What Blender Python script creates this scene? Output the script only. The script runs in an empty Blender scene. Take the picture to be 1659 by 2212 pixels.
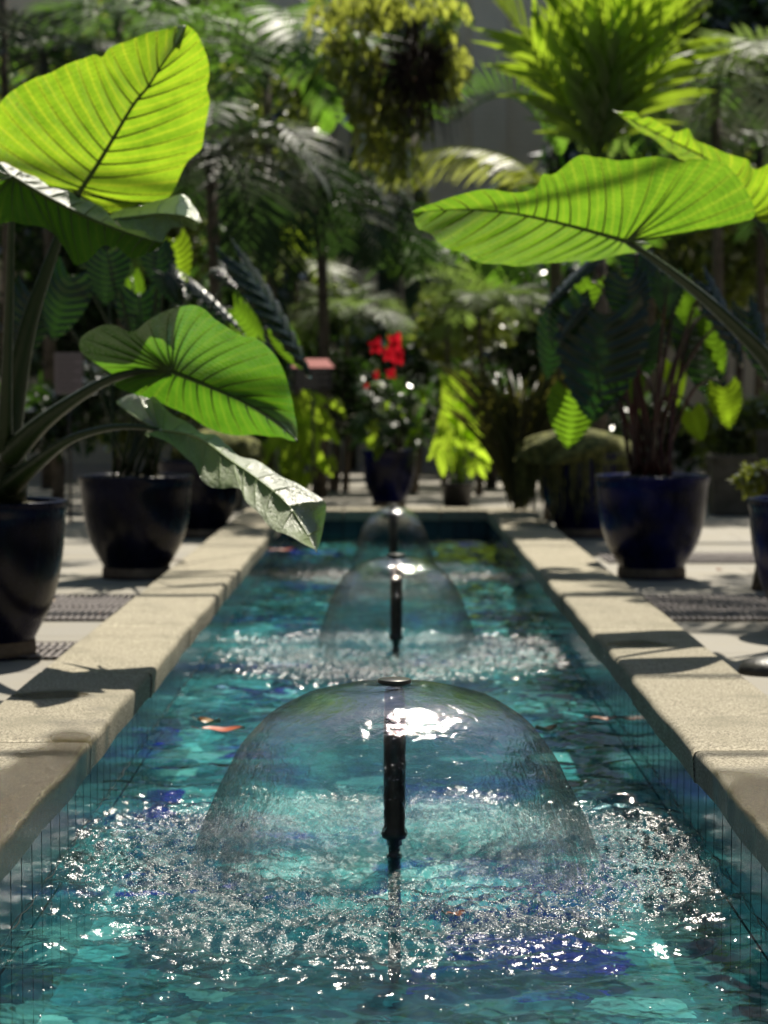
import bpy, math, random
import numpy as np
from mathutils import Vector, Matrix
random.seed(7)
R = math.radians
S = bpy.context.scene
COL = S.collection

# ------------------------------------------------------------------ camera, world, sun, exposure
FPX, CX, CY = 4400.0, 829.5, 1106.0            # focal length and centre in the 1659x2212 view of the photo
cam_d = bpy.data.cameras.new('camera'); cam = bpy.data.objects.new('camera', cam_d); COL.objects.link(cam)
cam_d.sensor_fit = 'VERTICAL'; cam_d.sensor_height = 36; cam_d.sensor_width = 27
cam_d.lens = FPX / 2212 * 36
cam_d.clip_start = .1; cam_d.clip_end = 500
cam.location = (0, 0, 1)
PITCH, YAW = math.atan(251 / FPX), math.atan(10.5 / FPX)
cam.rotation_euler = (R(90) - PITCH, 0, YAW)
cam_d.dof.use_dof = True; cam_d.dof.focus_distance = 5.0; cam_d.dof.aperture_fstop = 3.4
S.camera = cam
CM = Matrix.Translation((0, 0, 1)) @ cam.rotation_euler.to_matrix().to_4x4()

def at(px, py, Y):
    """world point on the plane y=Y seen at photo pixel (px,py)"""
    d = CM.to_3x3() @ Vector(((px - CX) / FPX, -(py - CY) / FPX, -1))
    return Vector((0, 0, 1)) + d * (Y / d.y)
def ppm(Y): return FPX / Y

SUN_EL, SUN_AZ = R(60), R(15)                    # azimuth measured from +Y towards +X
w = bpy.data.worlds.new('World'); S.world = w; w.use_nodes = True
nt = w.node_tree; bg = nt.nodes['Background']
sky = nt.nodes.new('ShaderNodeTexSky'); sky.sky_type = 'NISHITA'; sky.sun_disc = False
sky.sun_elevation = SUN_EL; sky.sun_rotation = SUN_AZ
nt.links.new(sky.outputs[0], bg.inputs[0]); bg.inputs[1].default_value = .062
sl = bpy.data.lights.new('sun', 'SUN'); sl.energy = 5.0; sl.angle = R(.5); sl.color = (1, .93, .8)
sun = bpy.data.objects.new('sun', sl); COL.objects.link(sun)
sun_dir = Vector((math.sin(SUN_AZ) * math.cos(SUN_EL), math.cos(SUN_AZ) * math.cos(SUN_EL), math.sin(SUN_EL)))
sun.rotation_euler = sun_dir.to_track_quat('Z', 'Y').to_euler(); sun.location = (3, 10, 20)
S.view_settings.view_transform = 'Standard'; S.view_settings.look = 'None'
S.view_settings.gamma = 1; S.view_settings.exposure = .5
S.render.engine = 'CYCLES'
S.cycles.use_denoising = True
S.cycles.max_bounces = 10; S.cycles.transparent_max_bounces = 24; S.cycles.transmission_bounces = 8
S.cycles.caustics_reflective = False; S.cycles.caustics_refractive = False
S.cycles.sample_clamp_indirect = 6

# ------------------------------------------------------------------ materials
class N:
    def __init__(s, name):
        s.m = bpy.data.materials.new(name); s.m.use_nodes = True
        s.t = s.m.node_tree; s.t.nodes.clear(); s.out = s.n('ShaderNodeOutputMaterial')
    def n(s, k, **kw):
        q = s.t.nodes.new(k)
        for a, b in kw.items(): setattr(q, a, b)
        return q
    def l(s, a, b): s.t.links.new(a, b)
    def tc(s, out='Object', scale=None):
        o = s.n('ShaderNodeTexCoord').outputs[out]
        if scale:
            m = s.n('ShaderNodeMapping'); m.inputs['Scale'].default_value = scale; s.l(o, m.inputs[0]); o = m.outputs[0]
        return o
    def noise(s, vec, scale, detail=3, rough=.5, dist=0):
        q = s.n('ShaderNodeTexNoise'); s.l(vec, q.inputs['Vector'])
        q.inputs['Scale'].default_value = scale; q.inputs['Detail'].default_value = detail
        q.inputs['Roughness'].default_value = rough; q.inputs['Distortion'].default_value = dist
        return q.outputs['Fac']
    def ramp(s, fac, stops, interp='LINEAR'):
        q = s.n('ShaderNodeValToRGB'); q.color_ramp.interpolation = interp
        e = q.color_ramp.elements
        while len(e) < len(stops): e.new(.5)
        for i, (p, c) in enumerate(stops):
            e[i].position = p; e[i].color = (*c, 1) if len(c) == 3 else c
        s.l(fac, q.inputs[0]); return q.outputs[0]
    def mixc(s, fac, a, b, mode='MIX'):
        q = s.n('ShaderNodeMix', data_type='RGBA', blend_type=mode)
        for i, v in ((0, fac), (6, a), (7, b)):
            if hasattr(v, 'links'): s.l(v, q.inputs[i])
            else: q.inputs[i].default_value = v if i == 0 else (*v, 1)
        return q.outputs[2]
    def math(s, op, a, b=None):
        q = s.n('ShaderNodeMath', operation=op)
        for i, v in ((0, a), (1, b)):
            if v is None: continue
            if hasattr(v, 'links'): s.l(v, q.inputs[i])
            else: q.inputs[i].default_value = v
        return q.outputs[0]
    def bump(s, h, strength=.5, dist=.01, normal=None):
        q = s.n('ShaderNodeBump')
        if hasattr(strength, 'links'): s.l(strength, q.inputs['Strength'])
        else: q.inputs['Strength'].default_value = strength
        q.inputs['Distance'].default_value = dist
        s.l(h, q.inputs['Height'])
        if normal is not None: s.l(normal, q.inputs['Normal'])
        return q.outputs[0]
    def pbsdf(s, col, rough=.5, bump=None, coat=0, spec=.5, metallic=0):
        q = s.n('ShaderNodeBsdfPrincipled')
        for k, v in (('Base Color', col), ('Roughness', rough), ('Coat Weight', coat), ('Specular IOR Level', spec), ('Metallic', metallic)):
            if hasattr(v, 'links'): s.l(v, q.inputs[k])
            else: q.inputs[k].default_value = (*v, 1) if k == 'Base Color' else v
        if bump is not None: s.l(bump, q.inputs['Normal'])
        s.l(q.outputs[0], s.out.inputs[0]); return q

def leaf_mat(name, diff, trans, ftrans=.5, gloss=.25, rough=.35, var=.25, nscale=6, bump=.3, fine=False):
    m = N(name); v = m.tc('Object')
    oi = m.n('ShaderNodeObjectInfo').outputs['Random']
    nz = m.noise(v, nscale, 3)
    k = m.math('ADD', m.math('MULTIPLY', nz, var * 2), m.math('MULTIPLY', oi, var))
    k = m.math('ADD', k, 1 - var * 1.3)
    def sc(c):
        q = m.n('ShaderNodeVectorMath', operation='SCALE'); q.inputs[0].default_value = c; m.l(k, q.inputs['Scale']); return q.outputs[0]
    dc, tcx = sc(diff), sc(trans)
    hb = m.noise(v, 45, 2)
    if fine:
        uv = m.tc('UV')
        w1 = m.n('ShaderNodeTexVoronoi', feature='DISTANCE_TO_EDGE'); w1.inputs['Scale'].default_value = 26
        uvd = m.n('ShaderNodeMapping'); m.l(uv, uvd.inputs[0]); uvd.inputs['Scale'].default_value = (1.5, .8, 1); m.l(uvd.outputs[0], w1.inputs['Vector'])
        line = m.math('SMOOTH_MIN', m.math('MULTIPLY', w1.outputs['Distance'], 7), 1.0)
        tcx = m.mixc(m.math('MULTIPLY', m.math('SUBTRACT', 1, line), .28), tcx, (trans[0] * 1.5, trans[1] * 1.25, trans[2] * 1.2))
        blotch = m.noise(v, 6, 6, .68)
        tcx = m.mixc(m.ramp(blotch, [(.32, (.85,) * 3), (.6, (0, 0, 0))]), tcx, (trans[0] * .45, trans[1] * .62, trans[2] * .6))
        su = m.n('ShaderNodeSeparateXYZ'); m.l(uv, su.inputs[0])
        spot = m.ramp(m.noise(v, 34, 2, .5), [(.72, (0, 0, 0)), (.76, (.8,) * 3)])
        tcx = m.mixc(spot, tcx, (.16, .13, .03))
        fx_ = m.math('FRACT', m.math('ADD', m.math('MULTIPLY', su.outputs[0], 4), m.math('MULTIPLY', m.noise(uv, 5, 2), .12)))
        tri = m.math('ABSOLUTE', m.math('SUBTRACT', fx_, .56))
        halo = m.ramp(tri, [(.0, (.75,) * 3), (.07, (.1,) * 3), (.36, (.0,) * 3), (.5, (.45,) * 3)])
        tcx = m.mixc(halo, tcx, (min(1, trans[0] * 1.9 + .02), min(1, trans[1] * 1.35), trans[2] * 2))
        hrb = m.n('ShaderNodeTexWave', bands_direction='Y'); m.l(uv, hrb.inputs['Vector']); hrb.inputs['Scale'].default_value = 5; hrb.inputs['Distortion'].default_value = 5; hrb.inputs['Detail'].default_value = 3; hrb.inputs['Detail Scale'].default_value = 2.5
        tcx = m.mixc(m.math('MULTIPLY', hrb.outputs['Fac'], .14), tcx, (trans[0] * .55, trans[1] * .7, trans[2]))
        hb = m.math('ADD', m.math('ADD', hb, line), m.math('MULTIPLY', hrb.outputs['Fac'], 1.2))
    nb = m.bump(hb, bump, .01)
    d = m.n('ShaderNodeBsdfDiffuse'); t = m.n('ShaderNodeBsdfTranslucent'); g = m.n('ShaderNodeBsdfGlossy')
    m.l(dc, d.inputs[0]); m.l(tcx, t.inputs[0]); g.inputs['Roughness'].default_value = rough
    for q in (d, t, g): m.l(nb, q.inputs['Normal'])
    a = m.n('ShaderNodeMixShader'); a.inputs[0].default_value = ftrans; m.l(d.outputs[0], a.inputs[1]); m.l(t.outputs[0], a.inputs[2])
    fr = m.n('ShaderNodeFresnel'); fr.inputs[0].default_value = 1.45; m.l(nb, fr.inputs['Normal'])
    b = m.n('ShaderNodeMixShader'); m.l(m.math('MULTIPLY', fr.outputs[0], gloss * 4), b.inputs[0]); m.l(a.outputs[0], b.inputs[1]); m.l(g.outputs[0], b.inputs[2])
    m.l(b.outputs[0], m.out.inputs[0]); return m.m

MT = {}
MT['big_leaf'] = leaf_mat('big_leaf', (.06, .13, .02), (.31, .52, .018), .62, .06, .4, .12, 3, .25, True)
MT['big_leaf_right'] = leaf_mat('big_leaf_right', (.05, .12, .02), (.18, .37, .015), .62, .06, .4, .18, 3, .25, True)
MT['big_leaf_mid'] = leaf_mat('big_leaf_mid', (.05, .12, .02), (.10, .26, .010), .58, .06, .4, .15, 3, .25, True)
MT['silver_leaf'] = leaf_mat('silver_leaf', (.27, .35, .15), (.14, .36, .03), .28, .13, .42, .3, 8, .6, True)
MT['vein'] = leaf_mat('vein', (.05, .09, .02), (.05, .10, .01), .15, .15, .4, .1)
MT['petiole'] = leaf_mat('petiole', (.018, .035, .010), (.02, .05, .01), .1, .22, .35, .2, 10)
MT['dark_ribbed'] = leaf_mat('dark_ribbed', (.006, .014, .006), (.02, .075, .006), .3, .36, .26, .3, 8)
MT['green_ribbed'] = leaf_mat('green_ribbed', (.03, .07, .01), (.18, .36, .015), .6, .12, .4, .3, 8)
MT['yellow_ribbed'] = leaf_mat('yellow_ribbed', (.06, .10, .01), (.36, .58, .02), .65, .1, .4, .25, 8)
MT['chartreuse'] = leaf_mat('chartreuse', (.15, .20, .02), (.55, .80, .05), .62, .10, .4, .3, 6)
MT['palm_dark'] = leaf_mat('palm_dark', (.018, .032, .016), (.05, .11, .02), .3, .09, .45, .4, 3)
MT['palm_mid'] = leaf_mat('palm_mid', (.035, .075, .02), (.20, .42, .03), .45, .12, .42, .4, 3)
MT['palm_bright'] = leaf_mat('palm_bright', (.05, .09, .02), (.36, .52, .03), .6, .15, .4, .3, 3)
MT['palm_yellow'] = leaf_mat('palm_yellow', (.09, .11, .01), (.62, .72, .03), .55, .15, .4, .4, 5)
MT['palm_pale'] = leaf_mat('palm_pale', (.07, .10, .045), (.30, .46, .08), .4, .09, .5, .4, 3)
MT['bush'] = leaf_mat('bush', (.02, .04, .015), (.08, .18, .02), .4, .14, .4, .5, 2)
MT['bush_mid'] = leaf_mat('bush_mid', (.07, .09, .03), (.36, .46, .06), .45, .12, .4, .5, 2)
MT['olive'] = leaf_mat('olive', (.13, .15, .03), (.55, .62, .09), .5, .15, .5, .4, 2)
MT['bronze'] = leaf_mat('bronze', (.03, .03, .012), (.12, .12, .02), .3, .2, .4, .4, 3)
MT['strand'] = leaf_mat('strand', (.05, .035, .03), (.09, .06, .04), .35, .03, .5, .4, 5)
MT['red_petal'] = leaf_mat('red_petal', (.45, .008, .02), (.65, .012, .03), .5, .12, .4, .15, 8)

m = N('trunk'); v = m.tc(); m.pbsdf(m.ramp(m.noise(v, 9, 5), [(.3, (.035, .028, .02)), (.7, (.16, .13, .10))]), .85, m.bump(m.noise(v, 25, 4), .8, .02)); MT['trunk'] = m.m
m = N('red_stem'); v = m.tc(); m.pbsdf(m.ramp(m.noise(v, 5, 3), [(.3, (.02, .008, .006)), (.75, (.10, .02, .02))]), .4); MT['red_stem'] = m.m

# glazed pots
def glaze(name, a, b):
    m = N(name); v = m.tc()
    n1 = m.noise(v, 3.5, 4, .6); n2 = m.noise(m.tc('Object', (1, 1, .35)), 11, 4, .65)
    c = m.mixc(m.ramp(n1, [(.4, (0, 0, 0)), (.65, (1, 1, 1))]), a, b)
    c = m.mixc(m.ramp(n2, [(.66, (0, 0, 0)), (.76, (.5,) * 3)]), c, (.04, .045, .05))
    m.pbsdf(c, m.ramp(n2, [(.4, (.2,) * 3), (.8, (.4,) * 3)]), m.bump(n2, .12, .01), coat=.0, spec=.2)
    return m.m
MT['glaze'] = glaze('glaze', (.001, .001, .005), (.002, .003, .022))
MT['glaze_bright'] = glaze('glaze_bright', (.0015, .002, .016), (.003, .006, .085))
m = N('clay'); v = m.tc(); m.pbsdf(m.ramp(m.noise(v, 14, 4), [(.3, (.09, .06, .04)), (.7, (.24, .18, .12))]), .8, m.bump(m.noise(v, 60, 3), .4, .005)); MT['clay'] = m.m
m = N('soil'); v = m.tc(); m.pbsdf(m.ramp(m.noise(v, 30, 4), [(.35, (.015, .011, .007)), (.7, (.06, .055, .02))]), .95, m.bump(m.noise(v, 50, 4), 1, .02)); MT['soil'] = m.m
m = N('planter_stone'); v = m.tc(); m.pbsdf(m.ramp(m.noise(v, 8, 4), [(.3, (.05, .045, .035)), (.7, (.12, .11, .09))]), .85, m.bump(m.noise(v, 40, 3), .4, .005)); MT['planter_stone'] = m.m

# coping: coarse sandy cast stone with damp patches
m = N('coping_stone'); v = m.tc()
sp = m.noise(v, 120, 4, .8); md = m.noise(v, 9, 4, .55); str_ = m.noise(m.tc('Object', (1, 5, 5)), 60, 3, .6)
c = m.ramp(sp, [(.40, (.07, .055, .035)), (.49, (.33, .295, .215)), (.60, (.60, .54, .41))])
c = m.mixc(m.ramp(md, [(.35, (.45,) * 3), (.65, (0, 0, 0))]), c, (.30, .27, .19))
wn = m.n('ShaderNodeAttribute'); wn.attribute_name = 'wet'
oi_ = m.n('ShaderNodeObjectInfo').outputs['Random']
sc_ = m.n('ShaderNodeVectorMath', operation='SCALE'); m.l(c, sc_.inputs[0]); m.l(m.math('ADD', m.math('MULTIPLY', oi_, .22), .86), sc_.inputs['Scale'])
c = m.mixc(m.ramp(m.noise(v, 3.2, 6, .7), [(.52, (0, 0, 0)), (.66, (.55,) * 3)]), sc_.outputs[0], (.17, .16, .11))
wet = wn.outputs['Fac']
cw = m.n('ShaderNodeMix', data_type='RGBA', blend_type='MULTIPLY'); m.l(wet, cw.inputs[0]); m.l(c, cw.inputs[6]); cw.inputs[7].default_value = (.24, .21, .12, 1)
rg = m.n('ShaderNodeMapRange'); m.l(wet, rg.inputs[0]); rg.inputs[3].default_value = .85; rg.inputs[4].default_value = .16
hb = m.math('ADD', sp, m.math('MULTIPLY', str_, .8))
m.pbsdf(cw.outputs[2], rg.outputs[0], m.bump(hb, .75, .006)); MT['coping'] = m.m

# paving
m = N('paving'); v = m.tc()
br = m.n('ShaderNodeTexBrick'); m.l(v, br.inputs['Vector']); br.offset = .5
br.inputs['Scale'].default_value = 1; br.inputs['Brick Width'].default_value = .9; br.inputs['Row Height'].default_value = .62
br.inputs['Mortar Size'].default_value = .007; br.inputs['Mortar Smooth'].default_value = .3
br.inputs['Color1'].default_value = (.23, .215, .185, 1); br.inputs['Color2'].default_value = (.31, .29, .25, 1); br.inputs['Mortar'].default_value = (.12, .10, .075, 1)
c = m.mixc(m.ramp(m.noise(v, 3, 5, .6), [(.35, (.6,) * 3), (.65, (0, 0, 0))]), br.outputs[0], (.27, .24, .18))
m.pbsdf(c, .75, m.bump(m.math('ADD', m.noise(v, 40, 4), m.math('MULTIPLY', br.outputs['Fac'], -2)), .35, .006)); MT['paving'] = m.m

# glass tile floor of the basin: patches of colour made of little tiles
m = N('pool_mosaic'); v = m.tc()
def vm(op, a, b):
    q = m.n('ShaderNodeVectorMath', operation=op)
    for i, x in ((0, a), (1, b)):
        if hasattr(x, 'links'): m.l(x, q.inputs[i])
        else: q.inputs[i].default_value = x
    return q.outputs[0]
nzc = m.n('ShaderNodeTexNoise'); m.l(v, nzc.inputs['Vector']); nzc.inputs['Scale'].default_value = 3.2; nzc.inputs['Detail'].default_value = 3
wv = vm('ADD', v, vm('MULTIPLY', vm('SUBTRACT', nzc.outputs['Color'], (.5, .5, .5)), (.30, .30, 0)))
nz9 = m.n('ShaderNodeTexNoise'); m.l(v, nz9.inputs['Vector']); nz9.inputs['Scale'].default_value = 16; nz9.inputs['Detail'].default_value = 2
wv = vm('ADD', wv, vm('MULTIPLY', vm('SUBTRACT', nz9.outputs['Color'], (.5, .5, .5)), (.05, .05, 0)))
sn = vm('SNAP', wv, (.010, .010, 10))
vo = m.n('ShaderNodeTexVoronoi', distance='CHEBYCHEV'); m.l(sn, vo.inputs['Vector']); vo.inputs['Scale'].default_value = 2.1
sepc = m.n('ShaderNodeSeparateColor'); m.l(vo.outputs['Color'], sepc.inputs[0])
pal = m.ramp(sepc.outputs[0], [(0, (.02, .16, .20)), (.13, (.08, .40, .40)), (.25, (.004, .018, .06)), (.42, (.28, .70, .64)),
        (.50, (.03, .20, .24)), (.60, (.010, .010, .34)), (.68, (.06, .30, .33)), (.76, (.004, .022, .06)), (.9, (.14, .50, .50))], 'CONSTANT')
vo2 = m.n('ShaderNodeTexVoronoi', distance='CHEBYCHEV'); m.l(v, vo2.inputs['Vector']); vo2.inputs['Scale'].default_value = 42; vo2.inputs['Randomness'].default_value = .15
s2 = m.n('ShaderNodeSeparateColor'); m.l(vo2.outputs['Color'], s2.inputs[0])
tv = m.n('ShaderNodeMapRange'); m.l(s2.outputs[1], tv.inputs[0]); tv.inputs[3].default_value = .65; tv.inputs[4].default_value = 1.3
tone = m.n('ShaderNodeVectorMath', operation='SCALE'); m.l(pal, tone.inputs[0]); m.l(tv.outputs[0], tone.inputs['Scale'])
c = m.mixc(m.ramp(m.noise(v, 6, 4), [(.62, (0, 0, 0)), (.7, (.8,) * 3)]), tone.outputs[0], (.10, .085, .03))
vo3 = m.n('ShaderNodeTexVoronoi', distance='CHEBYCHEV'); m.l(sn, vo3.inputs['Vector']); vo3.inputs['Scale'].default_value = 5.5
s3 = m.n('ShaderNodeSeparateColor'); m.l(vo3.outputs['Color'], s3.inputs[0])
c = m.mixc(m.ramp(s3.outputs[1], [(0, (.8,) * 3), (.38, (0, 0, 0)), (.80, (0, 0, 0)), (.801, (0, 0, 0))], 'CONSTANT'), c, (.006, .035, .07))
c = m.mixc(m.ramp(s3.outputs[2], [(0, (0, 0, 0)), (.92, (.75,) * 3)], 'CONSTANT'), c, (.34, .80, .72))
m.pbsdf(c, .25); MT['mosaic'] = m.m

m = N('pool_wall_tile'); 
tcn = m.n('ShaderNodeTexCoord'); sx = m.n('ShaderNodeSeparateXYZ'); m.l(tcn.outputs['Object'], sx.inputs[0]); cb = m.n('ShaderNodeCombineXYZ')
m.l(m.math('ADD', sx.outputs[1], sx.outputs[0]), cb.inputs[0]); m.l(sx.outputs[2], cb.inputs[1])
br = m.n('ShaderNodeTexBrick'); m.l(cb.outputs[0], br.inputs['Vector']); br.offset = 0
br.inputs['Scale'].default_value = 1; br.inputs['Brick Width'].default_value = .14; br.inputs['Row Height'].default_value = .3
br.inputs['Mortar Size'].default_value = .005; br.inputs['Color1'].default_value = (.018, .06, .075, 1); br.inputs['Color2'].default_value = (.008, .03, .045, 1)
br.inputs['Mortar'].default_value = (.005, .012, .015, 1)
pw = m.pbsdf(br.outputs[0], m.math('ADD', m.math('MULTIPLY', br.outputs['Fac'], .8), .14), m.bump(m.noise(m.tc(), 12, 3), .25, .006))
m.l(m.math('MULTIPLY', m.math('SUBTRACT', 1, br.outputs['Fac']), .5), pw.inputs['Specular IOR Level']); MT['wall_tile'] = m.m

# water surface
def water(name, bump_scale, base_b, splash_b, rough, refr, tint, attr='splash'):
    m = N(name); v = m.tc()
    at_ = m.n('ShaderNodeAttribute'); at_.attribute_name = attr
    h1 = m.noise(m.tc('Object', (1, 1.5, 1)), bump_scale, 4, .6, .4)
    h2 = m.noise(m.tc('Object', (1, 1, 1)), bump_scale * 3.6, 3, .7)
    sg = m.n('ShaderNodeMapRange'); m.l(at_.outputs['Fac'], sg.inputs[0]); sg.inputs[3].default_value = base_b; sg.inputs[4].default_value = splash_b
    b1 = m.bump(h1, sg.outputs[0], .022)
    b2 = m.bump(h2, m.math('MULTIPLY', at_.outputs['Fac'], .9), .012, b1)
    fr = m.n('ShaderNodeFresnel'); fr.inputs[0].default_value = 1.33; m.l(b2, fr.inputs['Normal'])
    g = m.n('ShaderNodeBsdfGlossy'); m.l(b2, g.inputs['Normal'])
    rr = m.n('ShaderNodeMapRange'); m.l(at_.outputs['Fac'], rr.inputs[0]); rr.inputs[3].default_value = rough; rr.inputs[4].default_value = .32
    m.l(rr.outputs[0], g.inputs['Roughness'])
    t = m.n('ShaderNodeBsdfTransparent'); t.inputs[0].default_value = (*tint, 1)
    r = m.n('ShaderNodeBsdfRefraction'); r.inputs['IOR'].default_value = 1.33; r.inputs['Roughness'].default_value = .0; r.inputs[0].default_value = (*tint, 1); m.l(b2, r.inputs['Normal'])
    a = m.n('ShaderNodeMixShader'); a.inputs[0].default_value = refr; m.l(m.math('ADD', m.math('MULTIPLY', at_.outputs['Fac'], .4), refr), a.inputs[0]); m.l(t.outputs[0], a.inputs[1]); m.l(r.outputs[0], a.inputs[2])
    q = m.n('ShaderNodeMixShader'); m.l(fr.outputs[0], q.inputs[0]); m.l(a.outputs[0], q.inputs[1]); m.l(g.outputs[0], q.inputs[2])
    m.l(q.outputs[0], m.out.inputs[0]); return m.m
MT['water'] = water('water', 13, .06, .3, .012, .22, (.68, .91, .94))

# thin falling sheet of the domes
m = N('water_sheet'); v = m.tc()
h1 = m.noise(m.tc('Object', (1, 1, .8)), 26, 4, .6, .6); h2 = m.noise(v, 90, 3, .6)
sz = m.n('ShaderNodeSeparateXYZ'); m.l(v, sz.inputs[0]); zr = m.n('ShaderNodeMapRange'); m.l(sz.outputs[2], zr.inputs[0])
for i_, x_ in ((1, .46), (2, .30), (3, .34), (4, 1.0)): zr.inputs[i_].default_value = x_
b2 = m.bump(h2, m.math('MULTIPLY', zr.outputs[0], .6), .0025, m.bump(h1, m.math('MULTIPLY', zr.outputs[0], .95), .012))
lw = m.n('ShaderNodeLayerWeight'); lw.inputs[0].default_value = .25; m.l(b2, lw.inputs['Normal'])
fr = m.n('ShaderNodeFresnel'); fr.inputs[0].default_value = 1.30; m.l(b2, fr.inputs['Normal'])
g = m.n('ShaderNodeBsdfGlossy'); g.inputs['Roughness'].default_value = .05; m.l(b2, g.inputs['Normal'])
t = m.n('ShaderNodeBsdfTransparent'); t.inputs[0].default_value = (.96, .985, .98, 1)
r = m.n('ShaderNodeBsdfRefraction'); r.inputs['IOR'].default_value = 1.045; r.inputs['Roughness'].default_value = 0; m.l(b2, r.inputs['Normal'])
a = m.n('ShaderNodeMixShader'); a.inputs[0].default_value = .38; m.l(t.outputs[0], a.inputs[1]); m.l(r.outputs[0], a.inputs[2])
q = m.n('ShaderNodeMixShader'); m.l(m.math('MULTIPLY', fr.outputs[0], .42), q.inputs[0]); m.l(a.outputs[0], q.inputs[1]); m.l(g.outputs[0], q.inputs[2])
ta = m.n('ShaderNodeAttribute'); ta.attribute_name = 'thin'
hole = m.math('ADD', ta.outputs['Fac'], m.math('MULTIPLY', m.noise(m.tc('Object', (1, 1, .35)), 22, 3, .6), 1.0))
t2 = m.n('ShaderNodeBsdfTransparent'); q2 = m.n('ShaderNodeMixShader')
m.l(m.ramp(hole, [(.93, (0,) * 3), (1.0, (1,) * 3)]), q2.inputs[0]); m.l(q.outputs[0], q2.inputs[1]); m.l(t2.outputs[0], q2.inputs[2])
m.l(q2.outputs[0], m.out.inputs[0]); MT['sheet'] = m.m
m = N('droplet'); fr = m.n('ShaderNodeFresnel'); fr.inputs[0].default_value = 1.5; g = m.n('ShaderNodeBsdfGlossy'); g.inputs['Roughness'].default_value = .28
t = m.n('ShaderNodeBsdfTransparent'); q = m.n('ShaderNodeMixShader'); m.l(m.math('ADD', fr.outputs[0], .75), q.inputs[0]); m.l(t.outputs[0], q.inputs[1]); m.l(g.outputs[0], q.inputs[2]); m.l(q.outputs[0], m.out.inputs[0]); MT['drop'] = m.m

m = N('pipe'); v = m.tc('Object', (1, 1, .5)); m.pbsdf(m.ramp(m.noise(v, 35, 4, .65), [(.35, (.010, .008, .006)), (.6, (.035, .028, .024)), (.8, (.14, .12, .12))]), .35, m.bump(m.noise(v, 60, 3), .5, .004), coat=.4); MT['pipe'] = m.m
m = N('cap_metal'); m.pbsdf((.07, .07, .065), .35, metallic=.7); MT['cap'] = m.m
m = N('grate_metal'); v = m.tc(); m.pbsdf(m.ramp(m.noise(v, 30, 3), [(.3, (.16, .14, .14)), (.7, (.30, .27, .26))]), .5, metallic=.3); MT['grate'] = m.m
m = N('slot_shade_black'); m.pbsdf((.008, .008, .008), .9); MT['slot_dark'] = m.m
m = N('wall_stone'); v = m.tc()
wv = m.n('ShaderNodeTexWave', bands_direction='Z'); m.l(v, wv.inputs['Vector']); wv.inputs['Scale'].default_value = 3.2; wv.inputs['Distortion'].default_value = .6
c = m.mixc(.25, m.ramp(m.noise(v, 2, 5, .6), [(.3, (.84, .72, .52)), (.7, (.92, .80, .60))]), wv.outputs[0], 'MULTIPLY')
m.pbsdf(c, .9, m.bump(m.noise(v, 14, 4), .3, .02)); MT['wall'] = m.m
m = N('unseen_wall_dark'); v = m.tc(); m.pbsdf(m.ramp(m.noise(v, 3, 5), [(.3, (.02, .025, .018)), (.7, (.06, .06, .045))]), .9); MT['unseen_wall'] = m.m
m = N('window_frame'); m.pbsdf((.02, .05, .045), .5); MT['frame'] = m.m
m = N('window_glass'); m.pbsdf((.01, .045, .04), .08); MT['glass'] = m.m
m = N('shadow_rafter_paint'); m.pbsdf((.6, .6, .58), .6); MT['rafter'] = m.m
m = N('sign_board'); m.pbsdf((.02, .018, .02), .4); MT['sign'] = m.m
m = N('sign_letters'); m.pbsdf((.35, .32, .34), .5); MT['letters'] = m.m
m = N('sign_red'); m.pbsdf((.50, .06, .04), .5); MT['sign_red'] = m.m
m = N('sign_grey'); m.pbsdf((.22, .18, .20), .5); MT['sign_grey'] = m.m
m = N('dark_mound'); v = m.tc(); m.pbsdf(m.ramp(m.noise(v, 12, 4), [(.3, (.012, .011, .008)), (.7, (.045, .04, .03))]), .45, m.bump(m.noise(v, 30, 3), .4, .01)); MT['dark_mound'] = m.m
for nm, a, b in (('dead_red', (.30, .05, .015), (.45, .10, .03)), ('dead_tan', (.35, .20, .09), (.55, .38, .20)), ('dead_brown', (.14, .05, .025), (.24, .10, .05))):
    m = N(nm); v = m.tc(); m.pbsdf(m.ramp(m.noise(v, 60, 3), [(.3, a), (.7, b)]), .4); MT[nm] = m.m
m = N('moss'); v = m.tc(); m.pbsdf(m.ramp(m.noise(v, 18, 5), [(.3, (.04, .05, .012)), (.7, (.22, .22, .06))]), .95, m.bump(m.noise(v, 60, 4), 1, .02)); MT['moss'] = m.m

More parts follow.
